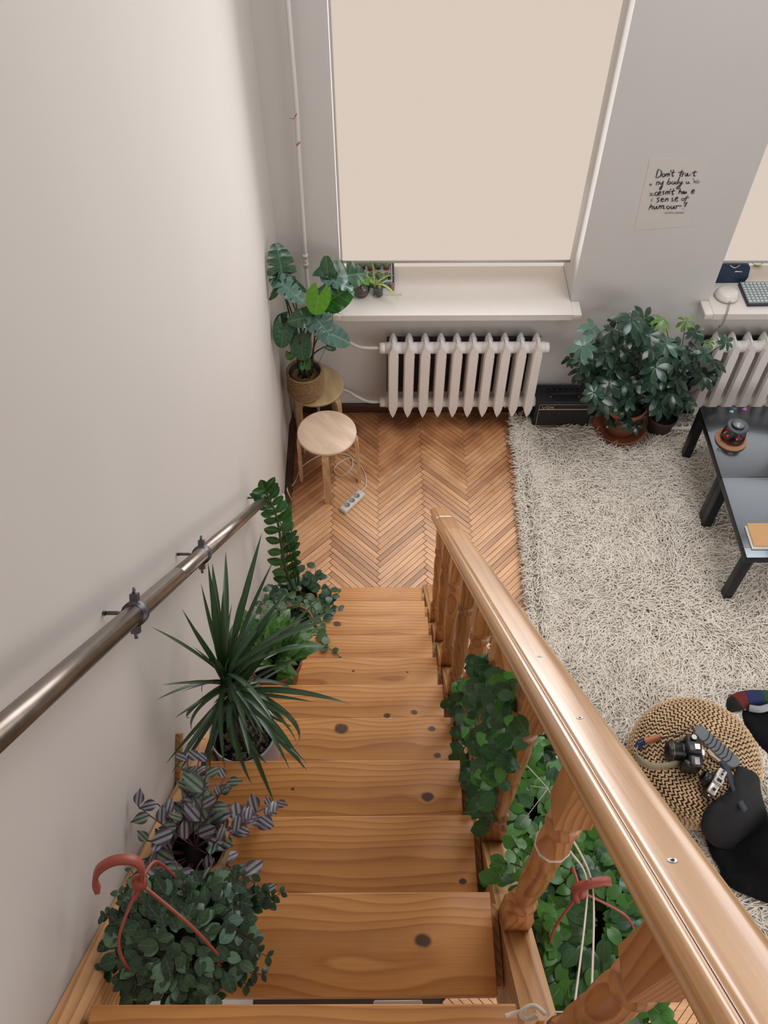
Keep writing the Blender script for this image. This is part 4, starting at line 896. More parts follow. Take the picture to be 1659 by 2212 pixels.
m=MB(); m.lathe([(.013,.084),(.013,.094),(.011,.096),(0,.096)],(0,.048,0),18,M=MC); dl=obj('mode_dial',m,M_cambk,t)
m=MB(); m.lathe([(.008,.0962),(.0105,.0968),(.0105,.0972),(.008,.0972)],(0,.048,0),18,M=MC); sub('dial_ring',m,plain('pale_grey',(.6,.62,.6,1),.5),dl)
# strap of the digital camera
def ribbon(pts,w_,th,upv=(0,0,1),k=8,upf=None):
    P_=catmull(pts,k); mb=MB(); vs=[]; n=len(P_)
    for i,p in enumerate(P_):
        tt=(P_[min(i+1,n-1)]-P_[max(i-1,0)]).normalized(); u=Vector(upf(i/(n-1)) if upf else upv); u=(u-tt*u.dot(tt)).normalized(); s2=tt.cross(u)
        for a,b in ((-1,-1),(1,-1),(1,1),(-1,1)): vs.append(p+u*a*w_/2+s2*b*th/2)
    fs=[(i*4+c,i*4+(c+1)%4,i*4+4+(c+1)%4,i*4+4+c) for i in range(n-1) for c in range(4)]+[(0,1,2,3),((n-1)*4+3,(n-1)*4+2,(n-1)*4+1,(n-1)*4)]
    mb.add(vs,fs,True); return mb
U=lambda u,v,z:atz(u,v,PT+z)
kh=[U(1466,1606,.045),U(1474,1597,.06),U(1486,1600,.065),U(1489,1616,.06),U(1480,1634,.045),U(1462,1648,.030),U(1435,1655,.026),U(1408,1655,.022),U(1385,1645,.018),U(1374,1630,.012),U(1377,1615,.008)]
stp=thing('camera_strap','khaki camera strap with a navy dotted and tan leather end, curling over the pouf edge','strap',U(1435,1655,0))
obj('webbing',ribbon(kh,.040,.002,upf=lambda s_:(0,.5,1)),M_khaki,stp)
nv=plain('navy_dots',(.02,.03,.09,1),.8); obj('navy_section',ribbon([U(1376,1616,-.02),U(1384,1605,-.005),U(1394,1600,.008)],.034,.0022,upf=lambda s_:(.1,.9,.5)),nv,stp)
m=MB()
for i in range(5):
    for j in range(3):
        p=U(1380+i*4,1607-j*3.6-i*1.5+ (j-1)*4,-.012+i*.005+.008); m.sphere(p,.0014,n=5,m=3)
obj('dot_print',m,M_paper,stp,kind='stuff')
m=ribbon([U(1393,1601,.008),U(1410,1597,.014),U(1427,1592,.014)],.032,.0024,upf=lambda s_:(.1,.9,.5)); obj('leather_end',m,M_leath,stp)
m=MB(); m.tube(catmull([U(1426,1593,.014),U(1445,1591,.012),U(1470,1587,.03),U(1486,1575,.06),U(1496,1572,.06),U(1502,1580,.06)]),.0028,6); obj('strap_cord',m,plain('cord_dark_red',(.06,.012,.015,1),.6),stp)
m=MB(); m.tube(catmull([U(1522,1640,.02),U(1535,1634,.01),U(1548,1642,.01),U(1556,1655,.02)]),.0022,6); m.tube(catmull([U(1472,1655,.004),U(1480,1662,.004),U(1500,1672,.004),U(1512,1676,.006),U(1520,1665,.01),U(1523,1650,.02)]),.0022,6); tag(obj('neck_cord',m,plain('cord_dark_red',(.06,.012,.015,1),.6)),'thin dark cord looping on the pouf between the two cameras','cord')
# film camera
t=thing('film_camera','silver-topped film camera with a black lens, on the lower side of the pouf','camera',(1.495,1.375,PT)); ang=math.atan2(1.42-1.305,1.534-1.444)
MF=Matrix.Translation((1.495,1.372,PT+.002))@Matrix.Rotation(ang,4,'Z')@Matrix.Rotation(math.radians(8),4,'X')
m=MB(); m.box((0,0,.032),(.136,.042,.062),M=MF,bev=.008); obj('body',m,M_cambk,t)
m=MB(); m.box((0,0,.071),(.134,.038,.018),M=MF,bev=.005); m.prism([(-.022,.078),(.022,.078),(.015,.096),(-.015,.096)],1,-.018,.02,M=MF); obj('top_plate',m,M_camsi,t)
m=MB(); MZ=MF@Matrix.Translation((0,.02,.036))@Matrix.Rotation(-PI/2,4,'X'); m.lathe([(.031,0),(.031,.014),(.029,.016),(.030,.018),(.030,.034),(.027,.036),(.024,.030),(0,.026)],M=MZ,n=24); obj('lens',m,M_cambk,t)
for x_,r_ in ((-.050,.012),(.036,.009),(.053,.007)):
    m=MB(); m.lathe([(r_,.080),(r_,.087),(r_*.85,.089),(0,.089)],(x_,0,0),16,M=MF); dl=obj('dial',m,M_camsi,t)
    m=MB(); m.lathe([(r_*.55,.0892),(r_*.75,.0896),(r_*.55,.0899),(0,.0897)],(x_,0,0),14,M=MF); sub('dial_cap',m,M_cambk,dl)
m=MB(); m.box((-.001,0,.097),(.014,.022,.003),M=MF); obj('hot_shoe',m,M_cambk,t)
m=MB(); m.lathe([(.004,0),(.006,.001),(.004,.002)],(-.074,0,.06),10,M=MF); obj('strap_lug',m,M_chrome,t)
# grey shoulder pad
A=Vector((1.497,1.640,PT+.006)); B=Vector((1.632,1.473,PT+.004)); dd=(B-A).normalized(); sd=dd.cross(Vector((0,0,1))); Lh=(B-A).length
t=thing('shoulder_pad','grey ribbed rubber shoulder pad of the bag strap lying on the pouf','strap',A)
m=MB(); pts=[]; hw_=.036
for k in range(36):
    a=2*PI*k/36; ex=Lh/2-.02; c,s2=math.cos(a),math.sin(a); pts.append((( ex if c>0 else -ex)+c*hw_*1.0 if abs(c)>1e-6 else ex*0,s2*hw_*(1-.12*(1 if c<0 else 0))))
MM=Matrix(((dd.x,sd.x,0,(A.x+B.x)/2),(dd.y,sd.y,0,(A.y+B.y)/2),(0,0,1,PT+.003),(0,0,0,1)))
vsn=len(pts); vs=[(a,b,0) for a,b in pts]+[(a,b,.007) for a,b in pts]+[(a*.97,b*.88,.011) for a,b in pts]
m.add(vs,[(i,(i+1)%vsn,(i+1)%vsn+vsn,i+vsn) for i in range(vsn)]+[(i+vsn,(i+1)%vsn+vsn,(i+1)%vsn+2*vsn,i+2*vsn) for i in range(vsn)]+[tuple(range(2*vsn,3*vsn))],False,MM); obj('pad',m,M_grey,t)
for k in range(7):
    xx=-.052+k*.0215; m=MB(); m.tube(catmull([(xx-.010,-.031,.0112),(xx,-.008,.0116),(xx+.004,.012,.0116),(xx-.002,.031,.0116)],4),.0026,5,M=MM); obj('groove',m,M_groove,t)
m=MB(); m.add([Vector((a,b,c)) for a,b,c in ((0,0,0),)],[]) 
be=ribbon([MM@Vector((-.015,.040,.004)),MM@Vector((.03,.050,.004)),MM@Vector((.085,.040,.003))],.022,.003,upf=lambda s_:tuple(sd)); obj('lining',be,plain('beige_lining',(.50,.38,.24,1),.8),t)
# strap to the bag
bs=ribbon([U(1558,1643,.010),U(1570,1660,.012),U(1580,1688,.022),U(1590,1712,.03),U(1602,1738,.01),U(1610,1752,-.02)],.030,.003,upf=lambda s_:(.9,.45,0)); obj('webbing',bs,plain('slate_webbing',(.035,.042,.055,1),.7,var=.1,scale=200),t)
# black bag (on the pouf) and black garment (on the rug)
def lump(poly,hf,res,name,mat,seed,base=.03):
    from mathutils.geometry import delaunay_2d_cdt
    P2=catmull([Vector((a,b,0)) for a,b in poly+[poly[0]]],5)[:-1]; pts=[Vector((p.x,p.y)) for p in P2]; ne=len(pts)
    xs=[p.x for p in pts]; ys=[p.y for p in pts]; x=min(xs)
    while x<max(xs):
        y=min(ys)
        while y<max(ys): pts.append(Vector((x+random.uniform(-.3,.3)*res,y+random.uniform(-.3,.3)*res))); y+=res
        x+=res
    v2,ed,fc,*_=delaunay_2d_cdt(pts,[],[list(range(ne))],1,1e-4)
    edge=[Vector((p.x,p.y)) for p in P2]
    def ed_(p): return min((p-e).length for e in edge)
    vs=[]
    for p in v2:
        d_=ed_(p); k=min(1,d_/.05); k=math.sqrt(k*(2-k)); z=hf(p.x,p.y)
        z+=.030*noise.noise(Vector((p.x*9,p.y*9,seed)))*k+.012*abs(noise.noise(Vector((p.x*22,p.y*14,seed+4))))*k
        vs.append((p.x,p.y,z[0] if isinstance(z,tuple) else z-(1-k)*.02))
    mb=MB(); n=len(vs); bottom=[(x_,y_,max(.004,(hf(x_,y_)-.045))) for x_,y_,z_ in vs]
    fcs=[tuple(f) for f in fc]; mb.add(vs+bottom,fcs+[tuple(i+n for i in f[::-1]) for f in fcs],True)
    cnt={}
    for f in fcs:
        for i in range(len(f)):
            e=(f[i],f[(i+1)%len(f)]); cnt[tuple(sorted(e))]=cnt.get(tuple(sorted(e)),0)+1
    mb.f+=[(e[0],e[1],e[1]+n,e[0]+n) for e,c in cnt.items() if c==1]; mb.sm+=[True]*sum(1 for c in cnt.values() if c==1)
    return mb
def pz(x,y):   # height of pouf surface
    r=math.hypot(x-pc.x,y-pc.y)
    if r<.24: return .345
    if r<.305: return .345-.10*((r-.24)/.065)**2
    return max(.07,.245-(r-.305)*1.5)
bag=thing('camera_bag','charcoal fabric bag slumped over the lower right edge of the pouf','bag',(1.66,1.33,.2))
obj('body',lump([(1.643,1.462),(1.715,1.425),(1.775,1.36),(1.83,1.29),(1.82,1.20),(1.70,1.17),(1.56,1.16),(1.475,1.205),(1.452,1.262),(1.50,1.305),(1.565,1.345),(1.60,1.40)],lambda x,y:pz(x,y)+.02,.03,'body',M_cloth2,3),M_cloth2,bag)
gm=thing('black_garment','crumpled black garment lying on the rug below the pouf, in the photo corner','garment',(1.8,1.05,.03))
obj('cloth',lump([(1.52,1.22),(1.53,1.14),(1.555,1.085),(1.55,1.04),(1.60,.99),(1.68,.955),(1.76,.93),(1.95,.93),(2.2,1.0),(2.2,1.25),(2.05,1.36),(1.90,1.34),(1.80,1.26),(1.70,1.19),(1.60,1.19)],lambda x,y:.10+.16*max(0,1-((x-1.85)**2+(y-1.17)**2)/.06),.035,'cloth',M_cloth,8),M_cloth,gm)
# striped knit and dark fabric at right edge
sc=thing('striped_scarf','rolled knitted scarf striped red, blue and green at the right edge of the rug','scarf',(1.95,1.9,.04))
cols=[('black',(.012,.010,.012,1)),('red',(.16,.022,.02,1)),('blue',(.022,.03,.12,1)),('green',(.025,.07,.035,1)),('yellow',(.45,.22,.03,1)),('red',(.16,.022,.02,1)),('black',(.012,.010,.012,1))]
P_=catmull([(1.795,1.865,.045),(1.85,1.91,.065),(1.93,1.92,.075),(2.05,1.91,.075),(2.2,1.88,.06)],10); br=[0,8,15,23,30,33,36,41]
for i,(nm,cc) in enumerate(cols):
    seg=P_[br[i]:br[i+1]+1]
    if len(seg)<2: continue
    rad=[.012+.032*min(1,(br[i]+j)/6) for j in range(len(seg))]; m=MB(); m.tube(seg,rad,14,flat=.8); obj('knit_band',m,plain('knit_'+nm,cc,.95,var=.5,scale=120,bump=.4),sc,label=nm+' knitted band')
bl=thing('dark_blanket','black cloth bundle half under the striped scarf at the right edge','cloth',(2.05,1.76,.03))
obj('cloth',lump([(1.86,1.86),(1.855,1.80),(1.88,1.72),(1.93,1.64),(2.0,1.585),(2.2,1.56),(2.3,1.7),(2.25,1.86),(2.05,1.885)],lambda x,y:.075,.04,'cloth',M_cloth,12),M_cloth,bl)
m=ribbon([(1.885,1.862,.085),(1.93,1.845,.105),(2.0,1.86,.108),(2.1,1.87,.10)],.035,.004,upf=lambda s_:(0,1,.2)); tag(obj('grey_paper',m,plain('grey_satin',(.28,.31,.34,1),.5)),'crumpled pale grey slip between scarf and black bundle','paper')
# ================================================================ PLANTS
def surf(x,y):
    if -.5<x<.235 and y<2.5075: i=int((2.5075-y)/.2293)+1; return .2356*i
    if .235<=x<.30 and y<2.6: return nos(y)-.085
    return 0
def pot(parent,c,r,h,mat,rim=.012,soil=M_soil,fill=.025,name='pot',taper=.72,n=36,thick=.005):
    m=MB(); rb=r*taper; rt=r-.004
    m.lathe([(0,0),(rb,0),(rt-(.004 if rim else 0),h-.03 if rim else h-.001),(r if rim else rt,h-.028 if rim else h),(r,h),(r-thick,h),(r-thick,h-fill*.8),(r-thick-.001,h-fill-.004)],c,n)
    o=obj(name,m,mat,parent); m=MB(); m.lathe([(0,h-fill+.004),(r*.5,h-fill+.002),(r-thick-.0005,h-fill)],c,20); obj('soil',m,soil,parent); return o
def okwall(p,mg=.004): return p.x>wallx(p.y)+mg
def tip(M,me): 
    v=max(me.vertices,key=lambda q:q.co.y); return M@v.co
G_drac=leafmat('leaf_dracaena',(.018,.046,.022,1),(.04,.09,.035,1),.33,trans=.12)
G_zz=leafmat('leaf_zz',(.022,.105,.028,1),(.09,.22,.07,1),.16,trans=.12)
G_pep=leafmat('leaf_peperomia',(.028,.075,.038,1),(.06,.14,.08,1),.35,trans=.1,edge=(.05,.12,.07,1))
G_hoya=leafmat('leaf_round',(.05,.115,.035,1),(.10,.2,.07,1),.4,trans=.2)
G_lily=leafmat('leaf_lily',(.055,.165,.035,1),(.13,.28,.07,1),.4,trans=.3,edge=(.15,.29,.10,1),veins=40)
G_trad=leafmat('leaf_wandering',(.05,.08,.05,1),(.06,.04,.06,1),.38,stripe=(.19,.26,.21,1),trans=.08,back=(.08,.012,.045,1))
G_trad2=leafmat('leaf_wandering_pale',(.07,.05,.075,1),(.05,.03,.05,1),.38,stripe=(.30,.31,.34,1),trans=.08,back=(.10,.015,.06,1))
G_small=leafmat('leaf_small_grey_green',(.03,.075,.035,1),(.10,.2,.1,1),.35,trans=.15,veins=22)
G_small2=leafmat('leaf_small_silver',(.12,.24,.155,1),(.2,.34,.23,1),.3,trans=.1,veins=22)
G_ivy=leafmat('leaf_trailing_dark',(.028,.095,.03,1),(.06,.17,.05,1),.3,trans=.18)
G_ivy2=leafmat('leaf_trailing_fresh',(.07,.22,.035,1),(.15,.34,.08,1),.35,trans=.3)
G_mon=leafmat('leaf_split',(.028,.085,.042,1),(.08,.18,.09,1),.25,trans=.1,veins=26)
G_mons=leafmat('leaf_split_sheen',(.08,.17,.135,1),(.16,.28,.2,1),.22,trans=.05,veins=26)
G_monl=leafmat('leaf_new_green',(.10,.27,.02,1),(.2,.4,.05,1),.25,trans=.4,veins=20)
G_sch=leafmat('leaf_umbrella',(.022,.060,.036,1),(.06,.13,.08,1),.22,trans=.08)
G_sch2=leafmat('leaf_umbrella_sheen',(.07,.14,.105,1),(.16,.26,.2,1),.22,trans=.05)
G_sch3=leafmat('leaf_umbrella_new',(.16,.34,.07,1),(.3,.5,.15,1),.3,trans=.3)
M_stem=plain('stem_green',(.05,.11,.035,1),.5,var=.3); M_stemd=plain('stem_dark',(.035,.03,.02,1),.6,var=.3); M_stemp=plain('stem_purple',(.09,.03,.045,1),.5,var=.3)
rnd_=random.Random(21)
# ---------- dracaena
c=Vector((-.405,1.012,1.6492)); t=thing('dracaena','spiky dark green dracaena with long strap leaves in a grey metal pot','plant',c)
M_tin=plain('galvanised_tin',(.40,.41,.44,1),.4,metal=0,var=.12,scale=6)
m=MB(); H=.185; r=.0945; m.lathe([(0,0),(r*.93,0),(r-.001,.01),(r-.001,H-.008),(r+.002,H-.006),(r+.003,H-.002),(r+.001,H),(r-.003,H-.002),(r-.004,H-.05)],c,48); obj('pot',m,M_tin,t)
m=MB(); m.lathe([(r-.0055,H-.001),(r-.0075,H-.055)],c,40,cap=False); obj('liner',m,plain('liner_grey',(.05,.055,.07,1),.5),t)
m=MB(); m.lathe([(0,H-.043),(r-.008,H-.045)],c,30); obj('soil',m,M_soil,t)
m=MB()
for k in range(130):
    a=rnd_.uniform(0,2*PI); q_=math.sqrt(rnd_.random())*(r-.018); s_=rnd_.uniform(.004,.008); m.sphere((c.x+q_*math.cos(a),c.y+q_*math.sin(a),c.z+H-.042),s_,n=6,m=4,sq=(1,1.2,.7))
obj('gravel',m,plain('gravel',(.09,.07,.055,1),.8,var=.8,scale=50),t,kind='stuff')
cr=Vector((-.402,1.005,2.185)); m=MB(); m.tube(catmull([(c.x,c.y,c.z+H-.05),(c.x+.006,c.y,2.0),cr]),[.016]*12+[.013]*1 if 0 else .014,10); obj('trunk',m,plain('cane',(.13,.10,.065,1),.8,var=.4,scale=50),t)
stw=lambda w:(lambda t_:w*min(1,.55+t_*3)*(1-max(0,(t_-.55)/.45)**1.6)+.0008)
LD=[lm('leaf',G_drac,stw(w_),n=12,arc=a,fold=.5,ncol=3) for a,w_ in ((.15,.022),(.6,.024),(1.3,.022),(2.3,.020))]
lv=Leaves(t); cnt=0; tries=0
while cnt<112 and tries<3000:
    tries+=1; a=rnd_.uniform(0,2*PI); e=math.radians(rnd_.choice([rnd_.uniform(35,85),rnd_.uniform(-5,50),rnd_.uniform(-40,20)])); s_=rnd_.choice([rnd_.uniform(.16,.26),rnd_.uniform(.26,.38)])*(1-.1*(e<0)); k=0 if e>1 else rnd_.choice([0,1,1,2]) if e>.3 else rnd_.choice([0,1,2,3])
    p0=cr+Vector((0,0,rnd_.uniform(-.13,.03)-(.03 if e<.1 else 0))); d_=Vector((math.cos(a)*math.cos(e),math.sin(a)*math.cos(e),math.sin(e)))
    M=frame(p0,d_,(rnd_.uniform(-.3,.3),rnd_.uniform(-.3,.3),1) if e<1.2 else (-d_.x,-d_.y,.2),s_); tp_=tip(M,LD[k]); mid_=M@Vector((0,.6,-.1))
    if not okwall(tp_) or not okwall(mid_) or tp_.z<surf(tp_.x,tp_.y)+.02 or tp_.z<1.72: continue
    lv.add(LD[k],M); cnt+=1
lv.build()
# ---------- tradescantia in a basket pot
c=Vector((-.412,.562,2.1202)); t=thing('wandering_plant','silver-striped purple-green trailing plant in a woven rim pot on the stairs','plant',c)
M_bask=plain('basket_weave',(.30,.19,.09,1),.8,var=.5,scale=90,bump=.5)
m=MB(); r=.071; h=.138; m.lathe([(0,0),(r*.8,0),(r*.98,h*.45),(r,h),(r-.006,h+.003),(r-.011,h),(r-.012,h-.035)],c,40); obj('pot',m,M_bask,t)
m=MB(); 
for z_ in (h+.001,h-.009): m.tube([(c.x+(r-.001)*math.cos(2*PI*k/28),c.y+(r-.001)*math.sin(2*PI*k/28),c.z+z_+.0012*(k%2)) for k in range(29)],.005,6,cap=False)
obj('woven_rim',m,M_bask,t); m=MB(); m.lathe([(0,h-.03),(r-.011,h-.032)],c,24); obj('soil',m,M_soil,t)
LT=[lm('leaf',mt,(lambda t_:.31*max(0,math.sin(PI*min(1,t_*.95+.04)))**1.1*(1.35-.6*t_)),n=9,bend=b,fold=.25) for mt in (G_trad,G_trad2) for b in (.05,.35)]
lv=Leaves(t); stm=MB()
def vine(start,d0,L_,step,grav,leafs,ls,lv,stm,sr,rng,opp=True,hug=True,lift=.2,spread=.9,wob=.25,clampf=None,tipscale=.7):
    p=Vector(start); d=Vector(d0).normalized(); pts=[p.copy()]; n=int(L_/step); side=1
    for i in range(n):
        d=(d+Vector((rng.uniform(-wob,wob),rng.uniform(-wob,wob),rng.uniform(-wob,wob)*.6-grav*step*8))).normalized(); p=p+d*step
        if hug:
            z=surf(p.x,p.y)+.010
            if p.z<z: p.z=z; d.z=max(d.z,0)
        if clampf: p=clampf(p)
        if p.x<wallx(p.y)+.012: p.x=wallx(p.y)+.012; d.x=abs(d.x)*.3
        pts.append(p.copy())
        if i>=0:
            lat=d.cross(Vector((0,0,1))); lat=lat.normalized() if lat.length>.1 else Vector((1,0,0))
            for s_ in ((1,-1) if opp else (side,)):
                dir_=(d*(1-spread*.6)+lat*s_*spread+Vector((0,0,lift))).normalized(); sc_=ls*rng.uniform(.7,1.2)*(tipscale if i>n-3 else 1)
                M=frame(p,dir_,(rng.uniform(-.35,.35),rng.uniform(-.5,.2),1),sc_); me=rng.choice(leafs); q_=M@Vector((0,1,-.2))
                if okwall(q_,.002) and q_.z>(surf(q_.x,q_.y)+.002 if hug else -1): lv.add(me,M)
            side=-side
    if len(pts)>2: stm.tube(pts,sr,5)
    return pts
for k in range(22):
    a=rnd_.uniform(-.2,2*PI-.2); st_=c+Vector((.03*math.cos(a),.03*math.sin(a),h-.02))
    vine(st_,(math.cos(a),math.sin(a)*1.0,rnd_.uniform(.6,1.8)),rnd_.uniform(.06,.15),.034,.75,LT,rnd_.uniform(.050,.068),lv,stm,.0016,rnd_,opp=False,spread=.8,lift=.25)
for tgt in ((-.275,.64,2.20),(-.26,.70,2.10),(-.29,.66,2.16),(-.52,.62,2.33),(-.45,.72,2.34),(-.42,.74,2.30),(-.35,.68,2.32),(-.50,.66,2.30),(-.39,.70,2.36),(-.27,.50,2.15)):
    st_=c+Vector((0,0,h)); d_=Vector(tgt)-st_; vine(st_,d_+Vector((0,0,.06)),d_.length*1.15,.032,.35,LT[2:] if tgt[0]>-.3 else LT,.05,lv,stm,.0016,rnd_,opp=False,wob=.08,spread=.8)
lv.build(); obj('stem',stm,M_stemp,t,kind='stuff')
# ---------- hanging-basket plant set down on the stairs
c=Vector((-.375,.345,2.3558)); t=thing('hanging_plant','bushy small-leaved plant in a terracotta hanging pot standing on the stairs, nearest the camera','plant',c)
r=.093; h=.128; pot(t,c,r,h,M_tplast,taper=.7)
hub=Vector((-.428,.400,2.625)); m=MB()
for px_ in (Vector((-.292,.300,2.488)),Vector((-.448,.272,2.486)),Vector((-.392,.438,2.487))):
    m_=MB(); mid=(hub+px_)/2+Vector(((px_.x-c.x)*.30,(px_.y-c.y)*.30,.02)); m_.tube(catmull([hub+Vector((0,0,-.01)),mid,px_]),.0032,8); m_.sphere(px_,.006); obj('hanger_arm',m_,M_tplast,t)
m_=ribbon([hub+Vector((-.012,-.02,-.03)),hub+Vector((.004,0,0)),hub+Vector((.012,.012,.035)),hub+Vector((.002,.02,.058)),hub+Vector((-.028,.018,.066)),hub+Vector((-.056,.008,.052)),hub+Vector((-.068,-.004,.028)),hub+Vector((-.066,-.016,.006))],.017,.008,upf=lambda s_:(.2,-1,.35)); obj('hook',m_,M_tplast,t)
m_=MB(); m_.lathe([(.006,-.02),(.014,-.012),(.014,.0),(.008,.012)],hub,16); obj('hub',m_,M_tplast,t)
LS=[lm('leaf',mt,oval(w_),n=7,bend=b,fold=.2) for mt in (G_small,G_small2,G_small,G_small) for w_,b in ((.33,.15),(.38,.35))]
YMIN[0]=.222; lv=Leaves(t); stm=MB(); r2=random.Random(4)
for k in range(62):
    a=r2.uniform(0,2*PI); q_=math.sqrt(r2.random())*.085; st_=c+Vector((q_*math.cos(a),q_*math.sin(a),h-.02))
    vine(st_,(math.cos(a),math.sin(a)-.1,r2.uniform(.1,1.1)),r2.uniform(.05,.10)*(1.5 if math.cos(a)>.3 and r2.random()<.4 else 1),.019,.8,LS,r2.uniform(.022,.031),lv,stm,.0012,r2,opp=True,spread=.75,lift=.3,wob=.3,clampf=lambda p_:Vector((p_.x,max(p_.y,.243),p_.z)))
for k in range(330):   # tops
    a=r2.uniform(0,2*PI); q_=r2.random()**.65*.125; p=c+Vector((q_*math.cos(a),q_*math.sin(a)-.01,h+.035*(1-q_/.13)+r2.uniform(-.005,.012)))
    M=frame(p,(math.cos(a+r2.uniform(-1,1)),math.sin(a+r2.uniform(-1,1)),.2),(0,-.25,1),r2.uniform(.022,.036)); lv.add(r2.choice(LS),M)
YMIN[0]=-9; lv.build(); obj('stem',stm,plain('stem_reddish',(.12,.05,.04,1),.6),t,kind='stuff')
# ---------- peace-lily-like plant
c=Vector((-.394,1.502,1.1782)); t=thing('variegated_lily','bright green lance-leaved plant in a terracotta pot, between the spiky one and the trailing pots','plant',c)
pot(t,c,.099,.170,M_terra,fill=.035)
LL=[lm('leaf',G_lily,(lambda t_,w_=w_:w_*max(0,math.sin(PI*min(1,(t_*.9+.06))))**.9*(1.15-.3*t_)),n=12,arc=a,fold=.3,wav=.12) for w_,a in ((.17,.5),(.15,1.0),(.19,1.5))]
lv=Leaves(t); stm=MB(); r3=random.Random(11); b0=c+Vector((0,0,.15)); n_=0
while n_<52:
    a=r3.uniform(0,2*PI); e=math.radians(r3.uniform(22,80)); pl=r3.uniform(.03,.10); d_=Vector((math.cos(a)*math.cos(e),math.sin(a)*math.cos(e)+.05,math.sin(e)+.3)).normalized()
    p=b0+d_*pl; s_=r3.uniform(.11,.165); d2=(d_+Vector((.15,.1,-.05))).normalized(); M=frame(p,d2,(0,-.3,1),s_); k=r3.randrange(3); q_=tip(M,LL[k])
    if not okwall(q_) or not okwall(p) or q_.z<surf(q_.x,q_.y)+.01: continue
    stm.tube([b0+Vector((r3.uniform(-.02,.02),r3.uniform(-.02,.02),-.02)),p],.0028,5); lv.add(LL[k],M); n_+=1
M=frame(c+Vector((.03,-.06,.19)),(.15,-.5,-.55),(0,-1,.4),.11,.19); lv.add(LL[0],M)
lv.build(); obj('stem',stm,M_stem,t,kind='stuff')
# ---------- round-leaf trailing plant
c=Vector((-.394,1.925,.7068)); t=thing('round_leaf_plant','trailing round-leaved green plant in a terracotta pot above the lance-leaved one','plant',c)
pot(t,c,.092,.165,M_terra)
LH=[lm('leaf',G_hoya,(lambda t_:.50*max(0,math.sin(PI*min(1,t_*.95+.04)))**.6),n=8,bend=b,fold=.15,back=.25) for b in (.1,.5)]
lv=Leaves(t); stm=MB(); r4=random.Random(31)
for k in range(20):
    a=r4.uniform(0,2*PI); st_=c+Vector((.05*math.cos(a),.05*math.sin(a),.145)); vine(st_,(math.cos(a)+.1,math.sin(a),r4.uniform(.2,1.2)),r4.uniform(.08,.18),.040,.8,LH,r4.uniform(.038,.052),lv,stm,.0016,r4,opp=False,spread=.9,lift=.2)
for tgt in ((-.20,1.72,.98),(-.23,1.80,1.0),(-.52,1.9,.98),(-.55,2.0,.9)):
    st_=c+Vector((0,0,.16)); d_=Vector(tgt)-st_; vine(st_,d_+Vector((0,0,.03)),d_.length*1.05,.045,.3,LH,.048,lv,stm,.0016,r4,opp=False,wob=.1)
lv.build(); obj('stem',stm,M_stem,t,kind='stuff')
# ---------- ZZ plant with peperomia around it
c=Vector((-.402,2.185,.4712)); t=thing('feather_leaf_plant','tall glossy feather-leaved plant rising from a terracotta pot past the pipe end','plant',c)
pot(t,c,.098,.170,M_terra)
LZ=[lm('leaf',G_zz,(lambda t_:.27*max(0,math.sin(PI*min(1,t_*.94+.04)))**.8*(.8+.35*t_)),n=8,bend=b,fold=.25) for b in (0,.25)]
lv=Leaves(t)
def stalk(P,n,ls,w0=.006,t0=.25,face=(.4,-1,.5),flat=False,ends=True):
    pts=catmull(P,8); m=MB(); m.tube(pts,[w0*(1-.65*i/len(pts)) for i in range(len(pts))],7); s_=obj('stalk',m,M_stem,t)
    for i in range(n):
        tt=t0+(1-t0)*i/(n-1); j=min(len(pts)-2,int(tt*(len(pts)-1))); p=pts[j].lerp(pts[j+1],tt*(len(pts)-1)-j); d=(pts[j+1]-pts[j]).normalized(); f=Vector(face).normalized(); lat=d.cross(f).normalized()
        for s2 in (1,-1):
            dd_=(lat*s2*.9+d*.65+f*.15).normalized(); sc_=ls*(1.0-.35*abs(tt-.55))*rnd_.uniform(.9,1.1); M=frame(p,dd_,f,sc_); q_=M@Vector((0,1,0))
            if okwall(q_,.001): lv.add(rnd_.choice(LZ),M)
            else:
                M=frame(p,(dd_+Vector((1.0,-.2,.1))).normalized(),f,sc_*.9); lv.add(LZ[0],M)
    M=frame(pts[-1],(pts[-1]-pts[-2]),face,ls*.9); lv.add(LZ[0],M)
b0=c+Vector((-.01,.02,.15))
stalk([b0,b0+Vector((-.035,.02,.25)),aty(598,1120,2.26),aty(572,1058,2.24)],12,.085,.009,.22)
stalk([b0+Vector((.02,0,0)),aty(640,1215,2.23),aty(632,1160,2.30),aty(622,1105,2.40)],10,.055,.008,.25,face=(-1,-.6,.5))
stalk([b0+Vector((.01,.01,0)),aty(618,1160,2.25),aty(590,1105,2.24),aty(574,1085,2.22)],12,.022,.004,.3)
LP=[lm('leaf',G_pep,(lambda t_:.42*max(0,math.sin(PI*min(1,t_*.95+.04)))**.65),n=7,bend=b,fold=.1) for b in (.1,.4)]
stm=MB(); r5=random.Random(8)
for k in range(40):
    a=r5.uniform(0,2*PI); st_=c+Vector((.06*math.cos(a)+.015,.06*math.sin(a),.15)); vine(st_,(math.cos(a)+.35,math.sin(a)+.15,r5.uniform(.5,1.6)),r5.uniform(.07,.16),.034,.5,LP,r5.uniform(.042,.062),lv,stm,.0018,r5,opp=False,spread=.9,lift=.25,wob=.35)
lv.build(); obj('stem',stm,M_stem,t,kind='stuff')
# ---------- small sprig lying on tread nine
t=thing('leaf_sprig','small dark sprig of leaves poking up at the back of a stair tread','plant',(-.20,.47,2.125)); lv=Leaves(t); p=Vector((-.205,.463,2.122)); LQ=lm('leaf',G_drac,lance(.16),n=6,bend=.2)
for a in (.3,.9,1.5,2.0,2.7,-.1): lv.add(LQ,frame(p,(math.cos(a),math.sin(a),.25),(0,-.4,1),.045*rnd_.uniform(.7,1)))
lv.build()
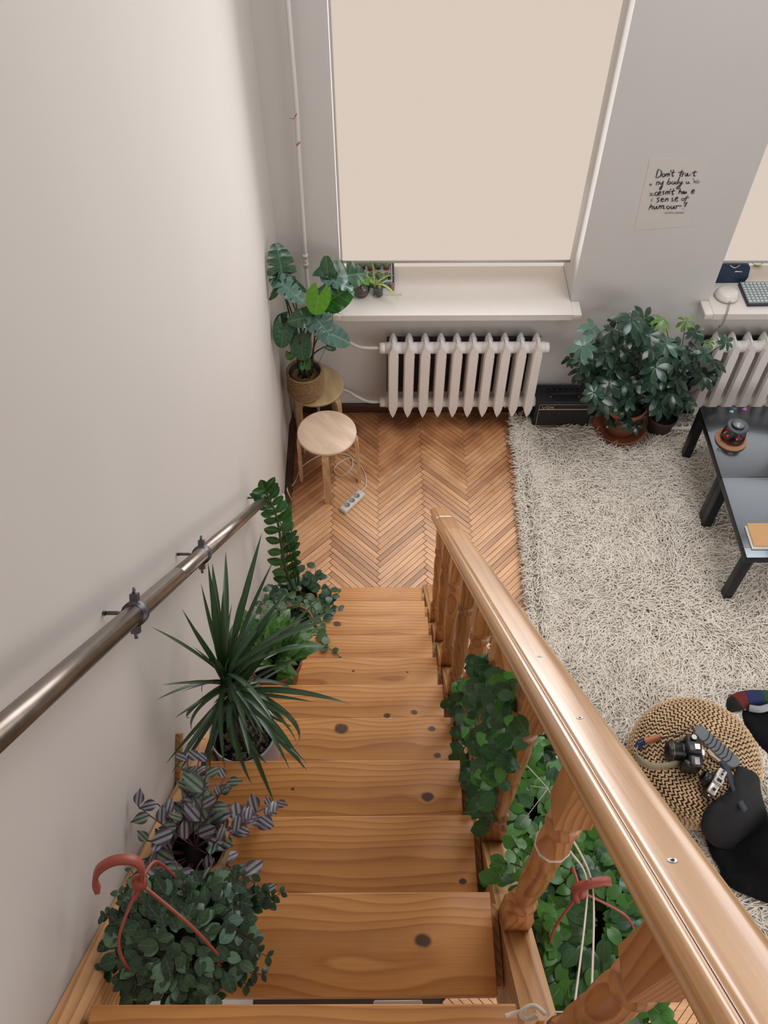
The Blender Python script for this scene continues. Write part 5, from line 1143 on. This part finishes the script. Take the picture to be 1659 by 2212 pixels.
# ---------- hanging planters outside the banister
LI=[lm('leaf',mt,(lambda t_:.40*max(0,math.sin(PI*min(1,t_*.95+.04)))**.7*(1.2-.4*t_)),n=8,bend=b,fold=.15,back=.12) for mt in (G_ivy,G_ivy,G_ivy2) for b in (.1,.45)]
def hangplant(c,r,h,label,leafs,nv,vl,ls,seed,clampf,extra=(),hook=None,nfill=90):
    t=thing('hanging_planter',label,'plant',c); c=Vector(c); pot(t,c,r,h,M_tplast,taper=.7); lv=Leaves(t); stm=MB(); rg=random.Random(seed)
    for k in range(nv):
        a=rg.uniform(0,2*PI); q_=math.sqrt(rg.random())*r*.85; st_=c+Vector((q_*math.cos(a),q_*math.sin(a),h-.02))
        vine(st_,(math.cos(a),math.sin(a),rg.uniform(.2,1.3)),rg.uniform(.4,1)*vl,.026,1.1,leafs,ls*rg.uniform(.8,1.2),lv,stm,.0014,rg,opp=True,hug=False,spread=.8,lift=.15,wob=.28,clampf=clampf)
    for k in range(nfill):
        a=rg.uniform(0,2*PI); q_=math.sqrt(rg.random())*r*1.35; p=c+Vector((q_*math.cos(a),q_*math.sin(a),h+.03*(1-q_/(r*1.4))+rg.uniform(-.01,.02))); p=clampf(p)
        lv.add(rg.choice(leafs),frame(p,(math.cos(a+rg.uniform(-1,1)),math.sin(a+rg.uniform(-1,1)),.1),(rg.uniform(-.4,.2),rg.uniform(-.4,.2),1),ls*rg.uniform(.9,1.3)))
    for P_ in extra:
        pts=catmull(P_,5); stm.tube(pts,.0014,5)
        for i in range(1,len(pts),2):
            d=(pts[min(i+1,len(pts)-1)]-pts[i-1]).normalized(); lat=d.cross(Vector((0,-.3,1))).normalized()
            for s_ in (1,-1):
                if rg.random()<.75: lv.add(rg.choice(leafs),frame(pts[i],(lat*s_+d*.5).normalized(),(rg.uniform(-.3,.3),-.4,1),ls*rg.uniform(.7,1.1)))
    lv.build(300); obj('stem',stm,M_stemd,t,kind='stuff'); return t
def outside(p):
    p=Vector(p)
    if 1.0<p.y<1.75 and p.z>nos(p.y)-.02: p.x=max(p.x,.232); return p
    if p.x<.335: p.x=.335+(.335-p.x)*.3
    return p
c3=(.435,.385,2.165)
t=hangplant(c3,.108,.135,'leafy trailing plant in a terracotta hanging pot tied to the balusters nearest the camera',LI+LI[4:],60,.28,.036,51,outside,
 extra=([atx(1165,1900,.30),atx(1120,1870,.26),atx(1080,1870,.245),atx(1045,1925,.235)],[atx(1150,1850,.30),atx(1110,1830,.27),atx(1090,1880,.25),atx(1065,1900,.24)],[atx(1130,1990,.30),atx(1110,1960,.29),atx(1100,1930,.27)],[atx(1200,2130,.34),atx(1165,2150,.33),atx(1125,2110,.31),atx(1105,2080,.30)]),nfill=230)
hub=Vector((.372,.408,2.50))
for q_ in (Vector((.335,.345,2.298)),Vector((.515,.375,2.299)),Vector((.40,.49,2.299))):
    m=MB(); m.tube(catmull([hub,(hub+q_)/2+Vector(((q_.x-.42)*.25,(q_.y-.39)*.25,.015)),q_]),.0028,8); m.sphere(q_,.006); obj('hanger_arm',m,M_tplast,t)
m=ribbon([hub+Vector((-.006,-.01,-.015)),hub+Vector((-.014,-.004,.012)),hub+Vector((-.012,.0,.030)),hub+Vector((.008,.004,.040)),hub+Vector((.034,.008,.042)),hub+Vector((.048,.008,.036))],.016,.010,upf=lambda s_:(0,-1,.1)); obj('hook',m,M_tplast,t)
m=MB(); m.lathe([(.004,-.014),(.012,-.008),(.012,.0),(.006,.01)],hub,14); obj('hub',m,M_tplast,t)
hangplant((.47,.845,1.44),.11,.13,'fresh green bushy plant hanging outside the banister, middle of the row',[LI[4],LI[5],LI[4],LI[5],LI[0]],52,.30,.042,52,outside,nfill=220)
ivy_t=hangplant((.405,1.29,1.22),.10,.13,'dark green trailing plant hanging outside the banister, farthest of the row',LI[:4],80,.30,.040,53,outside,
 extra=([atx(1040,1510,.36),atx(1000,1560,.31),atx(985,1640,.27),atx(968,1690,.22),atx(962,1735,.20)],[atx(1030,1560,.35),atx(1000,1600,.30),atx(990,1700,.27),atx(1000,1790,.26)],[atx(1040,1500,.36),atx(1010,1480,.33),atx(985,1470,.32)],[atx(1050,1480,.38),atx(1035,1440,.40),atx(1020,1425,.42)],[atx(1060,1480,.40),atx(1080,1450,.42)],[atx(1040,1520,.34),atx(1000,1520,.28),atx(965,1515,.24)],[atx(1050,1640,.33),atx(1010,1680,.29),atx(1000,1740,.27)]),nfill=130)
# strings
def knot(p,r,m):
    for k in range(3): m.tube([Vector(p)+Vector((r*math.cos(2*PI*i/10),r*math.sin(2*PI*i/10),(.003*k-.003+.0015*math.sin(i)))) for i in range(11)],.0014,5,cap=False)
m=MB(); hk=hub+Vector((.006,.002,.030))
b8=Vector((.2635,.395,0)); b9=Vector((.2645,.152,0))
for dx in (0,1):
    m.tube(catmull([Vector((b8.x+.026-.052*dx*0,b8.y-.012+.03*dx,2.85)),hk+Vector((.002+.010*dx,0,-.006)),Vector((b9.x+.02+.012*dx,b9.y+.03-.012*dx,2.745+.06*dx))],8),.0019,6)
knot((b8.x,b8.y,2.85),.0275,m); knot((b9.x,b9.y,2.75),.030,m)
p=Vector((b9.x-.024,b9.y+.026,2.752)); m.tube(catmull([p,p+Vector((-.016,.012,-.004)),p+Vector((-.036,.004,-.012)),p+Vector((-.026,-.004,-.022)),p+Vector((-.012,.0,-.012))]),.0034,6); m.tube(catmull([p+Vector((-.026,.006,-.008)),p+Vector((-.044,.004,-.018)),p+Vector((-.058,.0,-.018))]),.0030,6)
tag(obj('cotton_string',m,M_rope),'white cotton string tying the nearest hanging pot to two balusters','string')
m=MB(); h2=Vector((.43,1.28,1.60))
for q_ in (Vector((.405,1.20,1.35)),Vector((.335,1.32,1.35)),Vector((.48,1.34,1.35)),Vector((.28,1.12,1.72)),Vector((.28,1.355,1.60))): m.tube([h2,q_],.0017,6)
tag(obj('cotton_string',m,M_rope),'white string holding the farthest hanging pot outside the banister','string')
m=MB(); h2=Vector((.47,.85,1.80))
for q_ in (Vector((.40,.80,1.57)),Vector((.45,.94,1.57)),Vector((.55,.82,1.57)),Vector((.285,.875,2.15))): m.tube([h2,q_],.0012,6)
tag(obj('cotton_string',m,M_rope),'white string holding the middle hanging pot outside the banister','string')
# ---------- split-leaf plant on the back stool
c=Vector((-.449,3.765,.4525)); t=thing('split_leaf_plant','large split-leaved green plant in a seagrass basket on the corner stool','plant',c)
m=MB(); r=.105; h=.195; m.lathe([(0,0),(.082,0),(.094,.02),(.104,.08),(.105,.14),(.103,.19),(.104,h),(.099,h+.003),(.095,h-.002),(.094,.15)],c,44); obj('basket',m,plain('seagrass',(.33,.20,.09,1),.85,var=.5,scale=70,bump=.6),t)
m=MB()
for j in range(13):
    z=.012+j*.0148; rr=.084+.021*math.sin(min(1,z/.11)*PI/2); m.tube([(c.x+(rr+.001)*math.cos(2*PI*k/44),c.y+(rr+.001)*math.sin(2*PI*k/44),c.z+z+.002*math.sin(k*2.1+j)) for k in range(45)],[.0052+.0012*math.sin(k*2.7+j*1.3) for k in range(45)],5,cap=False)
obj('seagrass_coil',m,plain('seagrass',(.33,.20,.09,1)),t,kind='stuff')
m=MB(); m.lathe([(.070,.08),(.086,h-.012),(.088,h-.010),(.088,h-.006),(.083,h-.007),(.080,h-.05)],c,40); obj('inner_pot',m,M_cambk,t); m=MB(); m.lathe([(0,h-.045),(.0805,h-.048)],c,24); obj('soil',m,M_soil,t)
def bigleaf(mat,w,split=0,nsp=4,side=(1,1),arc=.6,fold=.22,back=.35,name='leaf',n=40):
    """heart-shaped leaf, each half a strip of ribs; deep slits where split>0"""
    m=MB(); cols=[0,.3,.6,.85,1.0]
    for sgn,on in ((-1,side[0]),(1,side[1])):
        vs=[]
        for i in range(n+1):
            tt=i/n; w_=w*(1-tt)**.60*(tt*.9+.34)**.42*1.32*on*(.42+.58*min(1,tt/.22)**.55)
            s_=math.sin((tt*nsp+.15)*2*PI); cut=max(0,min(1,(s_-.72)/.18))*split*(1 if .10<tt<.86 else 0)
            wo=w_*(1-cut*.62)
            for k in cols:
                x=wo*k; xx=k*wo/max(w_,1e-6); y=tt-back*(k**1.6)*(1-tt)**3.5+.10*(x/w)*tt
                z=fold*x-.9*fold*x*x/w-arc*.5*y*y*(1 if y>0 else .6)+.012*math.sin(tt*nsp*2*PI+1)*k
                vs.append((sgn*x,y,z))
        c_=len(cols); fs=[(i*c_+j,i*c_+j+1,(i+1)*c_+j+1,(i+1)*c_+j) for i in range(n) for j in range(c_-1)]
        if sgn<0: fs=[f[::-1] for f in fs]
        m.add(vs,fs,True)
    me=bpy.data.meshes.new(name); me.from_pydata(m.v,[],m.f); me.polygons.foreach_set('use_smooth',[True]*len(m.f)); bm=bmesh.new(); bm.from_mesh(me); bmesh.ops.remove_doubles(bm,verts=bm.verts[:],dist=1e-5); bm.to_mesh(me); bm.free(); me.materials.append(mat); return me
ML=[ # attach px, tip px, y attach, y tip, mesh, normal, width factor
 ((609,602),(606,534),3.73,3.80,bigleaf(G_mon,.50,1,5),(.55,-.7,.3),1.0),
 ((604,604),(592,650),3.72,3.66,bigleaf(G_mon,.35,0),(.8,-.6,.1),.9),
 ((604,608),(650,647),3.70,3.62,bigleaf(G_mons,.33,1,5),(-.1,-.6,.8),1.0),
 ((630,606),(658,629),3.78,3.74,bigleaf(G_mon,.26,0),(0,-.6,.5),.9),
 ((708,604),(786,585),3.80,3.86,bigleaf(G_mon,.42,1,4),(-.1,-.65,.75),1.0),
 ((711,603),(700,560),3.80,3.84,bigleaf(G_mon,.42,0),(-.35,-.8,.4),1.0),
 ((711,604),(757,618),3.79,3.74,bigleaf(G_mons,.28,1,4),(0,-.5,.9),1.0),
 ((690,632),(681,676),3.68,3.60,bigleaf(G_monl,.56,0,back=.42,arc=.2),(.0,-.8,.6),1.0),
 ((709,650),(757,622),3.78,3.80,bigleaf(G_monl if 0 else leafmat('leaf_mid_green',(.03,.16,.025,1),(.08,.28,.05,1),.2,trans=.2,veins=20),.52,0),(.1,-.75,.6),1.0),
 ((679,684),(708,716),3.64,3.56,bigleaf(G_mons,.62,1,4),(.0,-.55,.85),1.0),
 ((678,683),(630,690),3.65,3.60,bigleaf(G_mon,.45,0),(-.3,-.6,.7),.95),
 ((612,708),(608,748),3.62,3.55,bigleaf(G_mon,.52,0,back=.6),(.1,-.8,.5),1.0),
 ((622,690),(600,722),3.68,3.66,bigleaf(G_mon,.5,0),(.2,-.75,.5),1.0),
 ((698,716),(763,737),3.66,3.70,bigleaf(G_mons,.30,0,back=.3),(-.05,-.55,.85),1.0),
 ((648,740),(655,776),3.62,3.56,bigleaf(G_mon,.58,0,back=.6),(.05,-.8,.55),1.0),
 ((632,722),(650,738),3.68,3.68,bigleaf(G_mon,.45,0),(0,-.7,.7),1.0),
 ((706,747),(726,757),3.74,3.74,bigleaf(G_mon,.34,0),(.1,-.8,.5),1.0),
 ((626,762),(631,781),3.66,3.66,bigleaf(leafmat('leaf_mid_green2',(.04,.15,.03,1),(.08,.28,.05,1),.25,trans=.2),.45,0),(.2,-.8,.5),1.0),
 ((654,786),(652,800),3.68,3.66,bigleaf(leafmat('leaf_mid_green3',(.06,.2,.04,1),(.1,.3,.06,1),.25,trans=.2),.42,0),(0,-.8,.5),1.0),
 ((664,780),(664,802),3.70,3.68,bigleaf(leafmat('leaf_mid_green4',(.05,.17,.035,1),(.1,.3,.06,1),.25,trans=.2),.36,0),(0,-.8,.5),1.0)]
base=c+Vector((.0,0,.15)); rg=random.Random(2)
for (u1,v1),(u2,v2),ya,yb,me,nr,wf in ML:
    a=aty(u1,v1,ya); b=aty(u2,v2,yb); 
    a.x=max(a.x,wallx(ya)+.03); b.x=max(b.x,wallx(yb)+.02); d=b-a; M=frame(a,d,nr,d.length*1.08,d.length*1.08*wf*(1.16 if d.length>.09 else 1.05))
    lo=min((M@v.co).x-wallx((M@v.co).y)-.006 for v in me.vertices)
    if lo<0: M.translation.x-=lo; a.x-=lo
    put('leaf',me,t,M)
    st_=base+Vector((rg.uniform(-.04,.04),rg.uniform(-.03,.03),0)); mid=st_.lerp(a,.55)+Vector(((st_.x-a.x)*.15,(st_.y-a.y)*.12,.03)); m=MB(); m.tube(catmull([st_,mid,a,a+d.normalized()*.01],6),[.0052-.00012*i for i in range(19)],7); obj('stem',m,M_stem if rg.random()<.4 else M_stemd,t)
for k in range(3):
    m=MB(); a=base+Vector((.03-.02*k,-.02,0)); m.tube([a,a+Vector((.0,.0,.22+.05*k))],.003,6); obj('support_stick',m,M_stemd,t)
m=MB(); p=Vector((-.275,3.93,.93)); lvv=Leaves(t)
for q_ in ((-.255,3.93,1.0),(-.23,3.9,.99),(-.225,3.92,.94)): m.tube(catmull([p,(p+Vector(q_))/2+Vector((0,0,.01)),Vector(q_)]),.0012,5)
m.tube(catmull([p,p+Vector((-.03,-.04,-.16)),base+Vector((.05,.02,0))]),.0015,5); obj('offshoot',m,M_stem,t)
# ---------- umbrella plant (schefflera) in clay pot
c=Vector((1.565,3.862,.024)); t=thing('umbrella_plant','big dark umbrella-leaved plant in a terracotta pot on a clay saucer on the rug','plant',c)
m=MB(); m.lathe([(0,0),(.150,0),(.168,.030),(.172,.034),(.166,.036),(.150,.012),(0,.010)],c,44); obj('saucer',m,M_terra,t)
c2=c+Vector((0,0,.012)); pot(t,c2,.135,.225,M_terra,taper=.74,n=40,thick=.008)
def rosmesh(mat,n,w,arc,L=1,tilt=.35,seed=0):
    rg=random.Random(seed); mb=MB(); lf=leafgeo(lambda t_:w*max(0,math.sin(PI*min(1,t_**1.25*.95+.03)))**.8,n=7,arc=arc,fold=.25,ncol=3)
    for k in range(n):
        a=2*PI*k/n+rg.uniform(-.15,.15); e=-tilt+rg.uniform(-.2,.2); s_=rg.uniform(.8,1.05)
        M=frame((.06*math.cos(a),.06*math.sin(a),0),(math.cos(a)*math.cos(e),math.sin(a)*math.cos(e),math.sin(e)),(0,0,1),s_); mb.add([M@Vector(v) for v in lf.v],lf.f,True)
    me=bpy.data.meshes.new('leaf'); me.from_pydata(mb.v,[],mb.f); me.polygons.foreach_set('use_smooth',[True]*len(mb.f)); me.materials.append(mat); return me
RS=[rosmesh(G_sch,8,.21,.5,tilt=.2,seed=1),rosmesh(G_sch,8,.20,.8,tilt=.4,seed=2),rosmesh(G_sch,7,.23,.4,tilt=.1,seed=3)]
RSs=[rosmesh(G_sch2,8,.20,.5,tilt=.2,seed=4),rosmesh(G_sch2,8,.20,.7,tilt=.35,seed=5)]
RSl=[rosmesh(G_sch3,7,.15,.7,tilt=.4,seed=6)]
base=c2+Vector((0,0,.20)); rg=random.Random(77)
Z=lambda a,b:(1200+a/3.614,480+b/3.614)
RL=[(290,830,2,.9),(215,970,2,1),(385,1020,2,1),(120,1065,0,.7),(195,1170,0,1),(330,1370,1,1.15),(460,1430,0,.8),(575,1480,1,1.15),(635,1320,1,.95),(590,760,0,1.1),(420,860,0,1),(690,750,0,.9),(730,880,0,1.05),(740,980,0,1),(860,950,2,1),(560,880,0,1),(500,990,0,1),(640,1080,0,1),(480,775,0,.7),(560,1560,0,.8),(440,1560,1,.6),
 (480,1110,0,1),(380,1130,0,1),(300,1250,0,1),(250,1100,0,.9),(420,1260,0,1),(520,1250,0,1),(620,1230,0,1),(780,1130,0,1),(700,1150,0,1),(360,950,0,1),(640,960,0,1),(560,1150,0,1),(460,1340,0,1),(560,1380,0,.9),(300,1330,0,.8),(800,1050,0,1),(700,1060,0,.9),(330,1180,0,1),(590,1020,0,1),(440,920,0,.9),(650,850,0,1),(540,1460,0,.8),(380,1440,0,.9),(620,1590,0,.7),(270,1180,0,.9),(210,1060,0,.8),(740,1240,0,.9),(640,1180,0,1)]
RR=[(870,1260,0,1),(950,1000,2,1),(1080,1020,0,1),(980,1080,0,1),(850,760,3,.9),(1020,770,3,.75),(1095,860,4,.7),(1200,940,3,.6),(1330,935,0,.65),(1160,1200,1,1.1),(1280,1220,0,.9),(1240,1090,0,1),(860,1210,0,1),(900,1330,0,1.1),(1000,1330,0,1),(960,1400,0,1.1),(880,1420,0,1),(800,1350,0,1),(1050,1120,0,.8),(900,1090,0,.9),(760,1390,0,.9),(950,1230,0,.9),(1040,1400,0,.8),(820,1440,0,.9),(900,1000,0,.9),(1160,1020,0,.7)]
def umb(RLs,base,t,ybias,stems,seed):
    rg=random.Random(seed); lv=Leaves(t)
    for (a,b,k,s_) in RLs:
        u,v=Z(a,b); y=3.80+ybias+rg.uniform(-.16,.14)-(.10 if b>1300 else 0); p=aty(u,v,y)
        if p.z<.08: p=atz(u,v,.10+rg.uniform(0,.05)); 
        nrm=Vector((rg.uniform(-.35,.35),-.45+rg.uniform(-.3,.3),1)); 
        x_=Vector((math.cos(rg.uniform(0,6.28)),math.sin(rg.uniform(0,6.28)),0)); M=frame(p,x_,nrm,.088*s_)
        # frame keeps +Y; make the rosette normal dominate
        zz=nrm.normalized(); yy=(x_-zz*x_.dot(zz)).normalized(); xx=yy.cross(zz); q_=.100*s_; M=Matrix(((xx.x*q_,yy.x*q_,zz.x*q_,p.x),(xx.y*q_,yy.y*q_,zz.y*q_,p.y),(xx.z*q_,yy.z*q_,zz.z*q_,p.z),(0,0,0,1)))
        lv.add(rg.choice(RS if k in(0,1) else RSs if k==2 else RSl if k==3 else RS),M)
        bb_=base+Vector((rg.uniform(-.02,.02),rg.uniform(-.02,.02),0)); m=MB(); h=.35+.35*rg.random(); q1=Vector((bb_.x+(p.x-bb_.x)*.25,bb_.y+(p.y-bb_.y)*.25,bb_.z+(p.z-bb_.z)*h)); m.tube(catmull([bb_,q1,p],5),.0022,5); stems.append(m)
    lv.build()
st_=[]; umb(RL,base,t,0,st_,5)
mm=MB(); 
for s_ in st_: mm.add(s_.v,s_.f,True)
obj('leaf_stalk',mm,M_stemd,t,kind='stuff')
for k in range(3):
    m=MB(); b_=base+Vector((.03*(k-1),.01*k,-.03)); m.tube(catmull([b_,b_+Vector((.03*(k-1),.02,.22)),b_+Vector((.10*(k-1),.04,.48))]),.009,8); obj('trunk',m,plain('bark_brown',(.09,.06,.04,1),.9,var=.4,scale=60),t)
c=Vector((1.83,3.86,.005)); t=thing('umbrella_plant','second umbrella-leaved plant with thin lighter shoots, in a dark pot against the wall by the right radiator','plant',c); t['label']='umbrella-leaved plant with thin pale shoots, in a dark pot before the right radiator'
pot(t,c,.095,.15,plain('dark_pot',(.06,.035,.025,1),.6),taper=.75)
st_=[]; umb(RR,c+Vector((0,0,.12)),t,.05,st_,6); mm=MB()
for s_ in st_: mm.add(s_.v,s_.f,True)
obj('leaf_stalk',mm,M_stemd,t,kind='stuff')

# foliage of the farthest hanging plant pushing through between the balusters
lv=Leaves(ivy_t); rg=random.Random(61); stm=MB()
def inpoly(x,y,P):
    c_=False
    for i in range(len(P)):
        (x1,y1),(x2,y2)=P[i],P[i-1]
        if (y1>y)!=(y2>y) and x<(x2-x1)*(y-y1)/(y2-y1)+x1: c_=not c_
    return c_
PA=[(985,1475),(1010,1440),(1045,1425),(1085,1455),(1115,1490),(1120,1560),(1110,1640),(1085,1700),(1060,1760),(1035,1760),(1000,1700),(985,1600),(975,1540)]
k=0
while k<380:
    u,v=rg.uniform(955,1125),rg.uniform(1420,1800)
    if not inpoly(u,v,PA): continue
    X=(.226+.018*rg.random()) if rg.random()<.7 else .30+.06*rg.random(); p=atx(u,v,X)
    if p.z<surf(p.x,p.y)+.02: continue
    a=rg.uniform(0,2*PI); lv.add(rg.choice(LI[:5]),frame(p,(math.cos(a),math.sin(a)*.8,rg.uniform(-.5,.3)),(rg.uniform(-.5,.2),rg.uniform(-.7,0),1),rg.uniform(.026,.040))); k+=1
for P_ in ([(1020,1640,.235),(1000,1690,.228),(985,1715,.222),(968,1735,.215)],[(1030,1700,.24),(1020,1760,.235),(1015,1800,.232),(1035,1830,.235)],[(1000,1500,.235),(980,1510,.225),(965,1520,.218)],[(1075,1700,.24),(1060,1750,.24),(1050,1790,.238)],[(1010,1600,.232),(990,1640,.222),(975,1650,.215)],[(1085,1480,.24),(1060,1440,.24),(1030,1425,.235)],[(1100,1500,.24),(1040,1530,.236),(1000,1560,.232),(985,1620,.228)],[(1110,1520,.242),(1060,1560,.238),(1020,1600,.234),(1000,1660,.228)]):
    pts=catmull([atx(a,b,c_) for a,b,c_ in P_],4); stm.tube(pts,.0013,5)
    for i in range(1,len(pts)):
        d=(pts[i]-pts[i-1]).normalized(); lat=d.cross(Vector((0,-.3,1))).normalized()
        for s_ in (1,-1):
            if rg.random()<.7: lv.add(rg.choice(LI[:4]),frame(pts[i],(lat*s_+d*.5).normalized(),(rg.uniform(-.3,.3),-.4,1),.036*rg.uniform(.7,1.1)))
lv.build(300,'foliage'); obj('stem',stm,M_stemd,ivy_t,kind='stuff')
